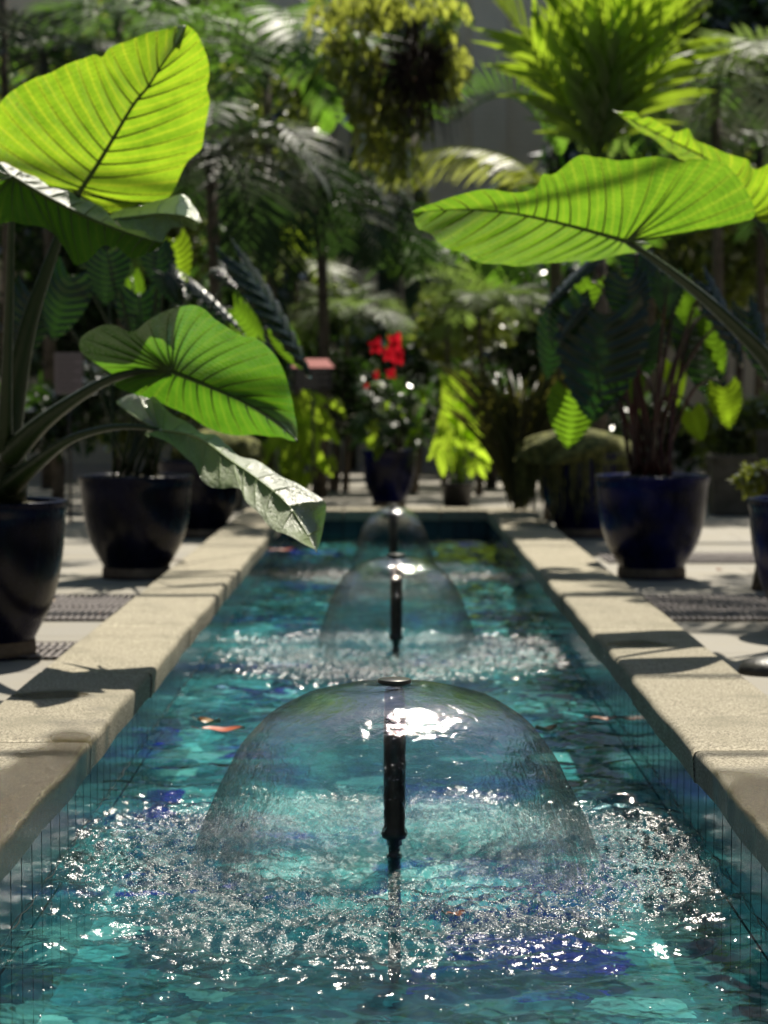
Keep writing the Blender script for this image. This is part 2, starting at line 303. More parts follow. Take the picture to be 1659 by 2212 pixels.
# ------------------------------------------------------------------ mesh helpers
ORG = {}
class MB:
    def __init__(s): s.v = []; s.f = []; s.uv = None
    def add(s, vs, fs):
        k = len(s.v); s.v.extend([tuple(p) for p in vs]); s.f.extend([tuple(i + k for i in f) for f in fs])
    def box(s, a, b):
        (x0, y0, z0), (x1, y1, z1) = a, b
        s.add([(x0, y0, z0), (x1, y0, z0), (x1, y1, z0), (x0, y1, z0), (x0, y0, z1), (x1, y0, z1), (x1, y1, z1), (x0, y1, z1)],
              [(3, 2, 1, 0), (4, 5, 6, 7), (0, 1, 5, 4), (1, 2, 6, 5), (2, 3, 7, 6), (3, 0, 4, 7)])
    def tube(s, pts, rad, n=8, cap=True):
        pts = [Vector(p) for p in pts]; m = len(pts)
        if not hasattr(rad, '__len__'): rad = [rad] * m
        vs = []; fs = []; ref = None
        for i, p in enumerate(pts):
            t = (pts[min(i + 1, m - 1)] - pts[max(i - 1, 0)]).normalized()
            if ref is None: ref = t.orthogonal().normalized()
            ref = (ref - t * ref.dot(t)).normalized(); b = t.cross(ref)
            for k in range(n):
                a = 2 * math.pi * k / n; vs.append(p + (ref * math.cos(a) + b * math.sin(a)) * rad[i])
        for i in range(m - 1):
            for k in range(n): fs.append((i * n + k, i * n + (k + 1) % n, (i + 1) * n + (k + 1) % n, (i + 1) * n + k))
        if cap: fs.append(tuple(range(n))[::-1]); fs.append(tuple((m - 1) * n + k for k in range(n)))
        s.add(vs, fs)
    def lathe(s, prof, c, n=32, wob=0):
        vs = []; fs = []; m = len(prof)
        for (r, z) in prof:
            for k in range(n):
                a = 2 * math.pi * k / n; rr = r * (1 + wob * math.sin(3 * a + z * 5))
                vs.append((c[0] + rr * math.cos(a), c[1] + rr * math.sin(a), c[2] + z))
        for i in range(m - 1):
            for k in range(n): fs.append((i * n + k, i * n + (k + 1) % n, (i + 1) * n + (k + 1) % n, (i + 1) * n + k))
        s.add(vs, fs)
    def grid(s, P):       # P[i][j] points
        a, b = len(P), len(P[0]); k = len(s.v)
        for row in P: s.v.extend([tuple(p) for p in row])
        for i in range(a - 1):
            for j in range(b - 1): s.f.append((k + i * b + j, k + i * b + j + 1, k + (i + 1) * b + j + 1, k + (i + 1) * b + j))
    def build(s, name, mat, parent=None, org=None, smooth=True):
        me = bpy.data.meshes.new(name)
        if org is None: org = ORG[parent] if parent is not None else Vector((0, 0, 0))
        org = Vector(org)
        A = np.array(s.v, dtype=np.float64) - np.array(org)
        me.from_pydata(A.tolist(), [], s.f); me.materials.append(MT[mat])
        if smooth: me.polygons.foreach_set('use_smooth', [True] * len(me.polygons))
        if s.uv is not None:
            ul = me.uv_layers.new(name='UV'); li = np.zeros(len(me.loops), dtype=np.int32); me.loops.foreach_get('vertex_index', li)
            ul.data.foreach_set('uv', np.array(s.uv, dtype=np.float32)[li].ravel())
        me.update()
        o = bpy.data.objects.new(name, me); COL.objects.link(o)
        if parent is not None: o.parent = parent
        else: o.location = org
        ORG[o] = org
        return o
def tag(o, label=None, cat=None, group=None, kind=None):
    if label: o['label'] = label
    if cat: o['category'] = cat
    if group: o['group'] = group
    if kind: o['kind'] = kind
    return o
def thing(name, loc, label, cat, group=None):
    o = bpy.data.objects.new(name, None); COL.objects.link(o); o.location = loc; o.empty_display_size = .1
    ORG[o] = Vector(loc); return tag(o, label, cat, group)
def copy_tree(o, loc=None, parent=None):
    c = o.copy(); COL.objects.link(c)
    if parent is not None: c.parent = parent
    else: c.location = loc
    for ch in [x for x in COL.objects if x.parent == o]: copy_tree(ch, None, c)
    ORG[c] = Vector(loc) if loc is not None else None
    return c
def cr(P, t):                                  # Catmull-Rom through points, t in 0..1
    n = len(P) - 1; x = min(max(t, 0), 1) * n; i = min(int(x), n - 1); f = x - i
    p0, p1, p2, p3 = P[max(i - 1, 0)], P[i], P[i + 1], P[min(i + 2, n)]
    return .5 * ((2 * p1) + (p2 - p0) * f + (2 * p0 - 5 * p1 + 4 * p2 - p3) * f * f + (3 * p1 - p0 - 3 * p2 + p3) * f ** 3)
def V(*a): return Vector(a)
rnd = random.random
def ru(a, b): return a + (b - a) * rnd()

# ------------------------------------------------------------------ ground, basin
FZ, WZ, BZ = -.10, -.24, -.56                    # paving, water, basin floor heights (coping top is 0)
HW, PY0, PY1 = .875, 1.5, 17.9                   # basin half width and ends
def sheet(name, x0, y0, x1, y1, z, mat, kind='structure'):
    b = MB(); b.add([(x0, y0, z), (x1, y0, z), (x1, y1, z), (x0, y1, z)], [(0, 1, 2, 3)]); return b
b = MB()
for (x0, y0, x1, y1) in ((-60, -20, -1.0, 90), (1.0, -20, 60, 90), (-1.0, 18.1, 1.0, 90), (-1.0, -20, 1.0, 1.3)):
    b.add([(x0, y0, FZ), (x1, y0, FZ), (x1, y1, FZ), (x0, y1, FZ)], [(0, 1, 2, 3)])
tag(b.build('paving', 'paving', smooth=False), 'beige stone paving around the pool', kind='structure')
b = MB(); b.add([(-HW, PY0, BZ), (HW, PY0, BZ), (HW, PY1, BZ), (-HW, PY1, BZ)], [(0, 1, 2, 3)])
tag(b.build('pool_floor', 'mosaic', smooth=False), kind='structure')
b = MB()
for x in (-HW, HW): b.add([(x, PY0, BZ), (x, PY1, BZ), (x, PY1, -.09), (x, PY0, -.09)], [(0, 1, 2, 3)])
for y in (PY0, PY1): b.add([(-HW, y, BZ), (HW, y, BZ), (HW, y, -.09), (-HW, y, -.09)], [(0, 1, 2, 3)])
tag(b.build('pool_wall', 'wall_tile', smooth=False), kind='structure')

# coping blocks with a rounded inner edge
def coping(name, label, x_in, x_out, ys, joints, far=False):
    root = thing(name, ((x_in + x_out) / 2, ys[0], -.09), label, 'coping')
    r = .020; sgn = 1 if x_out > x_in else -1
    prof = [(x_in + sgn * .004, -.092)]
    for k in range(7):
        a = math.pi / 2 * k / 6; prof.append((x_in + sgn * (r - r * math.cos(a)), -r + r * math.sin(a)))
    for k in range(1, 14): prof.append((x_in + sgn * r + (x_out - x_in - 2 * sgn * r) * k / 14, 0))
    for k in range(7):
        a = math.pi / 2 * k / 6; prof.append((x_out - sgn * (r * .5 - r * .5 * math.sin(a)), -r * .5 + r * .5 * math.cos(a)))
    prof.append((x_out, -.2))
    edges = sorted([ys[0]] + joints + [ys[1]])
    for i in range(len(edges) - 1):
        a, c = edges[i] + .003, edges[i + 1] - .003
        n = max(4, int((c - a) / .04)); P = []
        for q in range(n + 1):
            y = a + (c - a) * q / n; e = min(q, n - q); ch = .006 if e == 0 else 0
            row = []
            for (x, z) in prof:
                wx = .004 * math.sin(y * 2.3 + i) + .0025 * math.sin(y * 9 + x * 4)
                row.append((x + wx * (1 if abs(x - x_in) < .05 else 0), y, z - ch + .0012 * math.sin(y * 7 + x * 9)) if not far else (y, x, z - ch))
            P.append(row)
        b = MB(); b.grid(P)
        nn = len(prof); k0 = 0; b.f.append(tuple(range(nn))); b.f.append(tuple(n * nn + j for j in range(nn))[::-1])
        o = b.build('coping_block', 'coping', root)
        at_ = o.data.attributes.new('wet', 'FLOAT', 'POINT')
        for vi, p in enumerate(b.v):
            wv_ = 0
            for (wx, wy, rx, ry) in WET:
                d = ((p[0] - wx) / rx) ** 2 + ((p[1] - wy) / ry) ** 2
                d *= 1 + .25 * math.sin(p[1] * 23) + .2 * math.sin(p[0] * 31 + p[1] * 11)
                wv_ = max(wv_, min(1, max(0, 1.6 - 1.2 * d)))
            at_.data[vi].value = wv_
    return root
WET = [(-1.13, 6.78, .13, .13), (-1.02, 4.9, .35, .62), (-.93, 5.3, .12, .9), (1.0, 8.2, .13, .14), (.98, 5.0, .17, .45), (1.1, 4.7, .3, .35)]
JL = [4.4, 5.87, 7.37, 8.85, 10.3, 11.8, 13.3, 14.8, 16.3]
coping('pool_coping', 'pale sandy stone coping along the left side of the pool, wet near the camera', -.865, -1.27, (1.3, 17.86), JL)
coping('pool_coping', 'pale sandy stone coping along the right side of the pool under the big green leaf', .865, 1.27, (1.3, 17.86), [4.25, 5.74, 7.2, 8.7, 10.2, 11.7, 13.2, 14.7, 16.2])
coping('pool_coping', 'stone coping closing the far end of the pool before the red flowered pot', 17.865, 18.27, (-1.27, 1.27), [-.4, .45], far=True)

# water surface: real waves, finer near the camera
FOUNT = [(.015, 5.35, .485, .55), (.035, 9.75, .475, .40), (.03, 14.2, .475, .30)]
def heights(X, Y):
    z = np.zeros_like(X)
    rg_ = np.random.RandomState(3)
    for k in range(26):
        a = rg_.uniform(-math.pi, math.pi); lam = rg_.uniform(.10, .5); kk = 2 * math.pi / lam
        z += .0105 * lam / .5 * .30 * np.sin(kk * (np.cos(a) * X * .8 + np.sin(a) * Y * 1.1) + rg_.uniform(0, 6.3)) 
    sp = np.zeros_like(X)
    for (fx, fy, h, r) in FOUNT:
        d = np.hypot(X - fx, Y - fy)
        env = np.exp(-((d - r * 1.08) / .13) ** 2)
        outer = np.clip((.56 + .62 + .10 * np.sin(3 * np.arctan2(Y - fy, X - fx) + 1) - d) / .55, 0, 1) ** .8 * (d > r * .8)
        z += .0045 * np.sin(d * 60) * np.exp(-np.abs(d - r) / .35) + .006 * env * np.sin(X * 75 + 2 * np.sin(Y * 31)) * np.sin(Y * 68)
        sp = np.maximum(sp, np.maximum(env, np.maximum(.8 * outer, .62 * (d < r))))
    ch = np.zeros_like(X)
    for k in range(44):
        a = rg_.uniform(-math.pi, math.pi); lam = rg_.uniform(.018, .08); kk = 2 * math.pi / lam
        ph = kk * (np.cos(a) * X + np.sin(a) * Y) + rg_.uniform(0, 6.3) + 2.2 * np.sin(X * rg_.uniform(5, 14) + Y * rg_.uniform(5, 14))
        ch += .155 / kk * np.sin(ph)
    for k in range(30):
        a = rg_.normal(math.pi / 2, .42); lam = rg_.uniform(.035, .15); kk = 2 * math.pi / lam
        z += .055 / kk * np.sin(kk * (np.cos(a) * X + np.sin(a) * Y) + rg_.uniform(0, 6.3) + 1.6 * np.sin(X * rg_.uniform(2, 6) + Y * rg_.uniform(1, 4)))
    z += ch * (.04 + np.clip(sp, 0, 1) ** 1.3)
    return z, sp
xs = np.linspace(-HW, HW, 341)
ys = np.concatenate([np.arange(PY0, 3.4, .03), np.arange(3.4, 4.1, .008), np.arange(4.1, 6.5, .0052), np.arange(6.5, 8.7, .014), np.arange(8.7, 10.8, .009), np.arange(10.8, PY1, .03), [PY1]])
XX, YY = np.meshgrid(xs, ys); ZZ, SP = heights(XX, YY)
me = bpy.data.meshes.new('water')
nv, nx = XX.size, len(xs)
I = np.arange(nv).reshape(XX.shape)
F = np.stack([I[:-1, :-1], I[:-1, 1:], I[1:, 1:], I[1:, :-1]], -1).reshape(-1, 4)
me.from_pydata(np.stack([XX, YY, WZ + ZZ], -1).reshape(-1, 3).tolist(), [], F.tolist()); me.materials.append(MT['water'])
me.polygons.foreach_set('use_smooth', [True] * len(me.polygons))
a_ = me.attributes.new('splash', 'FLOAT', 'POINT'); a_.data.foreach_set('value', SP.ravel().astype(np.float32))
o = bpy.data.objects.new('water', me); COL.objects.link(o); tag(o, kind='structure')

b = MB()
for sg in (-1, 1):
    pts = [V(sg * (HW - .003 + .003 * math.sin(y * 37)), y, WZ + .004 + .003 * math.sin(y * 19 + sg) + .002 * math.sin(y * 53)) for y in np.arange(PY0, PY1, .035)]
    b.tube(pts, [.0013 + .0009 * math.sin(i * .7) * math.sin(i * .23) for i in range(len(pts))], 5)
tag(b.build('waterline', 'cap'), kind='structure')

# ------------------------------------------------------------------ fountains
FL = ['nearest fountain with a broad clear bell of water over a dark pipe', 'middle fountain in the pool, its clear water bell behind the nearest one', 'farthest small fountain bell at the dark end of the pool']
for i, (fx, fy, h, r) in enumerate(FOUNT):
    root = thing('fountain', (fx, fy, WZ), FL[i], 'fountain', 'fountains in a row down the pool')
    b = MB()      # pipe: narrow foot, collar, thick riser
    b.lathe([(.010, -.32), (.017, -.30), (.017, .012), (.021, .014), (.021, .024), (.016, .028), (.016, .048), (.021, .050), (.021, .066), (.033, .070), (.036, .082), (.031, .094), (.0285, .10), (.030, .3), (.028, h - .03), (.022, h - .015), (.012, h - .008), (0, h - .008)], (fx, fy, WZ), 20, .01)
    b.build('pipe', 'pipe', root)
    b = MB(); b.lathe([(0, h - .004), (.040, h - .006), (.0445, h - .002), (.0445, h + .006), (.042, h + .008), (0, h + .008)], (fx, fy, WZ), 28); b.build('cap', 'cap', root)
    b = MB()      # water bell
    n = 120; P = []
    prof = [(.045, 0), (.10, -.005), (.18, -.018), (.26, -.043), (.335, -.088), (.39, -.145), (.437, -.215), (.478, -.30), (.518, -.39), (.552, -.485)]
    fr_ = r / .552
    for q in range(46):
        t = q / 45; p = cr([V(*p_, 0) for p_ in prof], t)
        row = []
        for k in range(n + 1):
            a = 2 * math.pi * k / n
            wob = 1 + t * t * (.012 * math.sin(5 * a + i) + .008 * math.sin(11 * a + 2 + q * .15)) + .004 * t * math.sin(23 * a + q * .5)
            rr = max(.04, p.x * fr_ * wob)
            row.append((fx + rr * math.cos(a), fy + rr * math.sin(a), WZ + h - .003 + p.y * (h / .485) + .0012 * math.sin(q * .9 + 3 * a)))
        P.append(row)
    b.grid(P); ob_ = b.build('water_bell', 'sheet', root); aa = ob_.data.attributes.new('thin', 'FLOAT', 'POINT')
    aa.data.foreach_set('value', [max(0, (q - 30) / 15) ** 1.5 * .62 for q in range(46) for k in range(n + 1)])
# splash drops and bubbles
b = MB()
def ico(c, r):
    t = .85; vs = [V(0, 0, 1), V(t, 0, .5), V(0, t, .5), V(-t, 0, .5), V(0, -t, .5), V(t * .7, t * .7, -.5), V(-t * .7, t * .7, -.5), V(-t * .7, -t * .7, -.5), V(t * .7, -t * .7, -.5), V(0, 0, -1)]
    vs = [c + q.normalized() * r for q in vs]
    b.add(vs, [(0, 1, 2), (0, 2, 3), (0, 3, 4), (0, 4, 1), (1, 5, 2), (2, 6, 3), (3, 7, 4), (4, 8, 1), (2, 5, 6), (3, 6, 7), (4, 7, 8), (1, 8, 5), (9, 6, 5), (9, 7, 6), (9, 8, 7), (9, 5, 8)])
for (fx, fy, h, r), n in zip(FOUNT, (13000, 8000, 900)):
    for _ in range(n):
        a = ru(0, 6.283); d = r + random.gauss(.08, .16)
        x, y = fx + d * math.cos(a), fy + d * math.sin(a)
        if abs(x) > HW - .02: continue
        ico(V(x, y, WZ + .004 + abs(random.gauss(0, .016))), .0008 + .0019 * rnd() ** 2)
for _ in range(260):
    x, y = ru(-.8, .8), ru(3.6, 5.1); ico(V(x, y, WZ + .003), ru(.0012, .0035))
tag(b.build('splash_drops', 'drop'), kind='stuff')

# floating leaves
def float_leaf(px, py, L, ang, mat, label, curl=.02):
    Y = 1.235 / ((py - 855) / FPX); p = at(px, py, Y); p.z = WZ + .012
    b = MB(); P = []
    for q in range(11):
        u = q / 10; wd = .32 * L * math.sin(math.pi * min(1, u * .96 + .04)) ** .8; row = []
        for k in range(7):
            vv = k / 3 - 1; x = (u - .5) * L; y = vv * wd
            row.append((p.x + x * math.cos(ang) - y * math.sin(ang), p.y + x * math.sin(ang) + y * math.cos(ang), p.z + curl * vv * vv * .5 + curl * .3 * (2 * u - 1) ** 2 + .003 * math.sin(u * 9)))
        P.append(row)
    b.grid(P); e = V(*P[0][3]); b.tube([e, e + V(-.25 * L * math.cos(ang), -.25 * L * math.sin(ang), .012)], .0012, 5)
    return tag(b.build('floating_leaf', mat, org=p), label, 'leaf', 'fallen leaves floating on the pool')
float_leaf(482, 1587, .155, .1, 'dead_red', 'rust red leaf floating left of the nearest water bell', .015)
float_leaf(452, 1573, .10, -.5, 'dead_tan', 'tan curled leaf floating against the rust red leaf', .03)
float_leaf(1180, 1588, .085, .3, 'dead_tan', 'small brown curled leaf floating just right of the nearest bell', .028)
float_leaf(1308, 1562, .11, .05, 'dead_brown', 'dark brown leaf floating near the right pool wall', .012)
float_leaf(612, 1193, .20, .2, 'dead_red', 'reddish leaf floating at the far left under the drooping leaf', .03)
float_leaf(985, 1995, .05, .4, 'dead_brown', 'tiny dark brown leaf on the water in front of the nearest bell', .008)

# drain grates in the paving
def grate(x0, x1, y0, y1, label):
    root = thing('drain_grate', ((x0 + x1) / 2, (y0 + y1) / 2, FZ), label, 'drain grate', 'slotted metal drain grates in the paving')
    b = MB(); b.box((x0, y0, FZ + .001), (x1, y1, FZ + .004)); b.build('slot_shade', 'slot_dark', root, smooth=False)  # flat black plate painting the shade beneath the slots
    b = MB(); n = int((x1 - x0) / .034)
    for k in range(n + 1):
        x = x0 + (x1 - x0) * k / n; b.box((x - .0075, y0, FZ + .005), (x + .0075, y1, FZ + .012))
    b.build('bar', 'grate', root, smooth=False).name = 'slotted_bars'
    b = MB(); m_ = (y0 + y1) / 2
    for y in (y0, m_, y1): b.box((x0 - .01, y - .012, FZ + .013), (x1 + .01, y + .012, FZ + .016))
    b.build('frame', 'grate', root, smooth=False)
grate(1.33, 2.6, 9.9, 11.1, 'slotted grate beyond the right coping, before the large blue pot')
grate(1.45, 3.2, 13.35, 14.1, 'slotted grate on the right in the sun behind the large blue pot')
grate(-2.6, -1.33, 9.9, 11.1, 'slotted grate beyond the left coping, between two dark pots')
grate(-2.6, -1.33, 8.45, 8.95, 'slotted grate at the foot of the nearest left pot')

# ------------------------------------------------------------------ pots
def pot(x, y, r, h, mat, label, soil_mat='soil'):
    root = thing('glazed_pot', (x, y, FZ), label, 'pot', 'dark blue glazed pots around the pool')
    P = [(0, .0), (.56, .0), (.585, .03), (.57, .10), (.62, .16), (.78, .32), (.88, .50), (.94, .70), (.965, .88), (.99, .94), (1.0, .97), (.995, 1.0), (.93, 1.0), (.90, .97), (.88, .85)]
    pts = [V(a, c, 0) for a, c in P]; prof = []
    for q in range(49): p = cr(pts, q / 48); prof.append((max(0, p.x) * r, max(0, p.y) * h))
    b = MB(); b.lathe(prof, (x, y, FZ), 48, .004); b.build('body', mat, root)
    b = MB(); rr = .9 * r; n = 24; vs = []; fs = []
    for i in range(7):
        for k in range(n):
            a = 6.283 * k / n; q = i / 6; vs.append((x + rr * q * math.cos(a), y + rr * q * math.sin(a), FZ + h * .93 + .05 * (1 - q * q) + .01 * math.sin(7 * a + i)))
    for i in range(6):
        for k in range(n): fs.append((i * n + k, i * n + (k + 1) % n, (i + 1) * n + (k + 1) % n, (i + 1) * n + k))
    b.add(vs, fs); b.build('soil', soil_mat, root)
    b = MB(); b.lathe([(.5 * r, .0), (.59 * r, .0), (.60 * r, .05 * h), (.585 * r, .11 * h)], (x, y, FZ), 40); b.build('foot', 'clay', root)
    return root
pot(-1.70, 8.57, .345, .66, 'glaze', 'nearest dark glazed pot at the left edge, holding the giant leaves')
pot(-1.53, 12.3, .345, .62, 'glaze', 'second dark blue pot on the left, holding the dark ribbed leaves')
pot(-1.48, 15.9, .34, .60, 'glaze', 'third dark pot on the left, half hidden behind the drooping leaf')
pot(2.02, 9.5, .345, .62, 'glaze_bright', 'blue pot cut by the right edge of the photo')
pot(1.59, 12.3, .345, .62, 'glaze_bright', 'large dark blue pot on the right with red stemmed ribbed leaves')
pot(1.52, 15.9, .37, .66, 'glaze_bright', 'blue pot on the right draped in moss, behind the ribbed leaves', 'moss')
pot(0.0, 20.0, .275, .57, 'glaze_bright', 'dark blue pot centred at the pool end with red flowers')

# ------------------------------------------------------------------ big traced leaves
def bigleaf(root, mid, sides, mat, pet=None, pet_r=.014, Y0=8, pucker=.008, vein_r=.0045, edge=.006, label=None, vein_mat='vein'):
    M_ = [at(*p) for p in mid]
    blade = MB(); vein = MB(); uvs = []
    for si, side in enumerate(sides):
        nv_ = len(side)
        st = [cr(M_, v_[0]) for v_ in side]; en = [at(v_[1], v_[2], v_[3]) for v_ in side]
        bd = [v_[4] if len(v_) > 4 else .12 for v_ in side]
        def ctrl(s_, e_, t_, bnd):
            tang = (cr(M_, min(1, t_ + .05)) - cr(M_, max(0, t_ - .05))).normalized()
            return s_ * .5 + e_ * .5 - tang * bnd * (e_ - s_).length
        NW = 12; P = []
        tv_ = [Vector((v_[0], bd[i_], 0)) for i_, v_ in enumerate(side)]
        for i in range((nv_ - 1) * NW + 1):
            w_ = i / ((nv_ - 1) * NW); frac = (i % NW) / NW
            s_, e_ = cr(st, w_), cr(en, w_); q = cr(tv_, w_); c_ = ctrl(s_, e_, q.x, q.y); row = []
            for j in range(17):
                v_ = j / 16; p = s_ * (1 - v_) ** 2 + c_ * 2 * v_ * (1 - v_) + e_ * v_ * v_
                p = p + V(0, 1, 0) * (pucker * math.sin(math.pi * frac) * math.sin(math.pi * min(1, v_ * 1.15) if v_ < .87 else 0) + .0) \
                    + V(0, .5, .5) * (edge * v_ ** 3 * (math.sin(i * .31 + si) + .4 * math.sin(i * .13 + 2)))  + V(0, 1, 0) * .003 * math.sin(v_ * 40 + i * .5) * math.sin(i * 1.3)
                row.append(p); uvs.append((w_ * (nv_ - 1) * .25, v_))
            P.append(row)
        blade.grid(P)
        for k in range(nv_):
            s_, e_ = st[k], en[k]; L_ = (e_ - s_).length
            if L_ < .03: continue
            c_ = ctrl(s_, e_, side[k][0], bd[k]); pts = []; rr = []
            for j in range(11):
                v_ = j / 10 * .95; pts.append(s_ * (1 - v_) ** 2 + c_ * 2 * v_ * (1 - v_) + e_ * v_ * v_ - V(0, .002, 0)); rr.append(vein_r * (1 - .85 * v_))
            vein.tube(pts, rr, 5)
    pts = [cr(M_, k / 24) - V(0, .003, 0) for k in range(25)]
    vein.tube(pts, [vein_r * 2.4 * (1 - .85 * k / 24) for k in range(25)], 6)
    blade.uv = uvs
    lf = blade.build('leaf', mat, root)
    if label: lf['label'] = label
    vein.build('veins', vein_mat, lf)
    if pet:
        P_ = [at(*p[:3]) for p in pet]; n = 6 * (len(P_) - 1); b = MB()
        rr = [Vector((p[3], 0, 0)) for p in pet]
        b.tube([cr(P_, k / n) for k in range(n + 1)], [cr(rr, k / n).x for k in range(n + 1)], 12); b.build('petiole', 'petiole', root)
    return lf

EL = thing('elephant_ear', (-1.70, 8.57, .5), 'giant elephant ear with backlit yellow green leaves in the nearest left pot', 'plant', 'giant elephant ears')
# upper leaf
def z1(L, Yf):  # crop with half scale
    return [(t, x / 2, y / 2, Yf(x, y), *r) for (t, x, y, *r) in L]
m1 = [(340, 835), (410, 730), (480, 615), (575, 455), (640, 375), (690, 295), (760, 195), (803, 112)]
Y1 = lambda x, y: 8.35 - .45 * (835 - y) / 720 
mid1 = [(x / 2, y / 2, Y1(x, y)) for x, y in m1]
rt = [(.0, 440, 892), (.0, 480, 916), (.01, 640, 872), (.03, 690, 886), (.05, 742, 838), (.10, 800, 712), (.17, 868, 642), (.24, 884, 560), (.30, 906, 440), (.37, 893, 385), (.46, 905, 320), (.56, 893, 240), (.68, 864, 172), (.85, 832, 122), (.98, 806, 110)]
lt = [(.0, 345, 860), (.0, 150, 850), (.01, -60, 790), (.02, -110, 690), (.04, -80, 560), (.07, 0, 448), (.12, 60, 385), (.18, 150, 340), (.24, 230, 308), (.30, 330, 262), (.36, 400, 238), (.43, 440, 244), (.49, 478, 208), (.58, 585, 162), (.70, 680, 132), (.84, 760, 116), (.98, 800, 108)]
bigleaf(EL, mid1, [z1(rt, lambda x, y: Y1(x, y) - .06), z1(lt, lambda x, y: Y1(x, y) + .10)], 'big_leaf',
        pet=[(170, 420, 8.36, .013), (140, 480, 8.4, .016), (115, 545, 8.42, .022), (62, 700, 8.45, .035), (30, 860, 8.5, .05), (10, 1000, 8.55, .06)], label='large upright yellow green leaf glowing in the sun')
# mid-left leaf
def z3(L, Yf): return [(t, x / 2, 493.8 + y / 2, Yf(x, y), *r) for (t, x, y, *r) in L]
m4 = [(745, 618), (900, 680), (1060, 752), (1200, 835), (1285, 920)]
Y4 = lambda x, y: 7.9 - .45 * (600 - y) / 300 * .6 - .0003 * (x - 745)
mid4 = [(x / 2, 493.8 + y / 2, 7.9 - .0003 * (x - 745)) for x, y in m4]
up4 = [(.0, 700, 622), (.0, 540, 640), (.0, 440, 600), (.0, 350, 530), (.0, 352, 470), (.0, 420, 425), (.0, 500, 417), (.0, 575, 448), (.0, 640, 395), (.0, 735, 350), (.0, 815, 329), (.01, 885, 350), (.03, 945, 405), (.06, 1040, 458), (.12, 1110, 478), (.20, 1180, 535), (.30, 1235, 640), (.42, 1260, 730), (.56, 1272, 795), (.75, 1283, 860), (1, 1286, 920)]
lo4 = [(.0, 700, 622), (.0, 560, 640), (.0, 500, 680), (.02, 600, 720), (.05, 720, 765), (.11, 800, 800), (.18, 885, 850), (.27, 960, 885), (.38, 1050, 893), (.50, 1130, 893), (.65, 1200, 900), (.82, 1250, 912), (1, 1284, 922)]
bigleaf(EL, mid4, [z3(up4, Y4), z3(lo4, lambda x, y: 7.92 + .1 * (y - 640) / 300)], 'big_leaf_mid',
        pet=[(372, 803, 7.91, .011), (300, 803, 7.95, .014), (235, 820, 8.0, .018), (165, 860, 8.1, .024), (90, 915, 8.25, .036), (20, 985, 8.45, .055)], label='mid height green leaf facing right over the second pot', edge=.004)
# drooping silver leaf
m5 = [(690, 872), (850, 900), (1000, 1005), (1110, 1080), (1250, 1200), (1368, 1396)]
f5 = lambda x, y: 7.75 - .95 * (x - 690) / 680
mid5 = [(x / 2, 493.8 + y / 2, f5(x, y)) for x, y in m5]
up5 = [(.0, 640, 905), (.0, 630, 880), (.0, 700, 800), (.0, 505, 752), (.0, 600, 712), (.01, 660, 722), (.03, 720, 780), (.08, 800, 835), (.15, 870, 880), (.24, 940, 898), (.33, 985, 935), (.42, 1020, 975), (.50, 1100, 1003), (.60, 1200, 1058), (.70, 1300, 1112), (.80, 1403, 1178), (.92, 1395, 1300), (1, 1368, 1396)]
lo5 = [(.0, 620, 892), (.02, 720, 915), (.08, 775, 965), (.16, 830, 1010), (.25, 875, 1090), (.34, 955, 1125), (.42, 1035, 1118), (.50, 1060, 1180), (.60, 1105, 1215), (.70, 1145, 1265), (.82, 1215, 1315), (.93, 1300, 1352), (1, 1366, 1396)]
bigleaf(EL, mid5, [z3(up5, lambda x, y: f5(x, y) + .16), z3(lo5, lambda x, y: f5(x, y) - .14)], 'silver_leaf',
        pet=[(345, 930, 7.75, .009), (300, 922, 7.8, .011), (230, 925, 7.9, .013), (150, 950, 8.05, .018), (80, 1000, 8.3, .03), (20, 1050, 8.5, .05)], label='drooping grey green leaf shining white in the sun over the pool', pucker=.013, edge=.007, vein_r=.003, vein_mat='silver_leaf')
# dark shaded leaf under the upper one
m2 = [(52, 765), (200, 850), (380, 940), (560, 1010), (700, 1050)]
mid2 = [(x / 2, y / 2, 7.72 - .0001 * x) for x, y in m2]
up2 = [(.0, -60, 800), (.0, -60, 720), (.0, 0, 702), (.02, 100, 738), (.08, 185, 792), (.16, 240, 812), (.26, 310, 828), (.38, 370, 872), (.48, 425, 886), (.58, 475, 938), (.72, 545, 985), (.86, 640, 1010), (1, 702, 1050)]
lo2 = [(.0, -60, 820), (.0, -60, 960), (.03, 60, 962), (.08, 135, 972), (.15, 240, 1020), (.24, 268, 1062), (.32, 320, 1130), (.40, 352, 1146), (.50, 405, 1100), (.60, 460, 1060), (.72, 500, 1068), (.84, 560, 1108), (.93, 630, 1106), (1, 698, 1052)]
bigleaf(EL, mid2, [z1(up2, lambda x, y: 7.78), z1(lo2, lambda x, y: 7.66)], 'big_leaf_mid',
        pet=[(26, 385, 7.73, .012), (24, 480, 7.85, .014), (20, 650, 8.05, .018), (14, 820, 8.25, .024), (8, 980, 8.45, .04)], label='shaded dark underside leaf beneath the upper leaf', edge=.012)
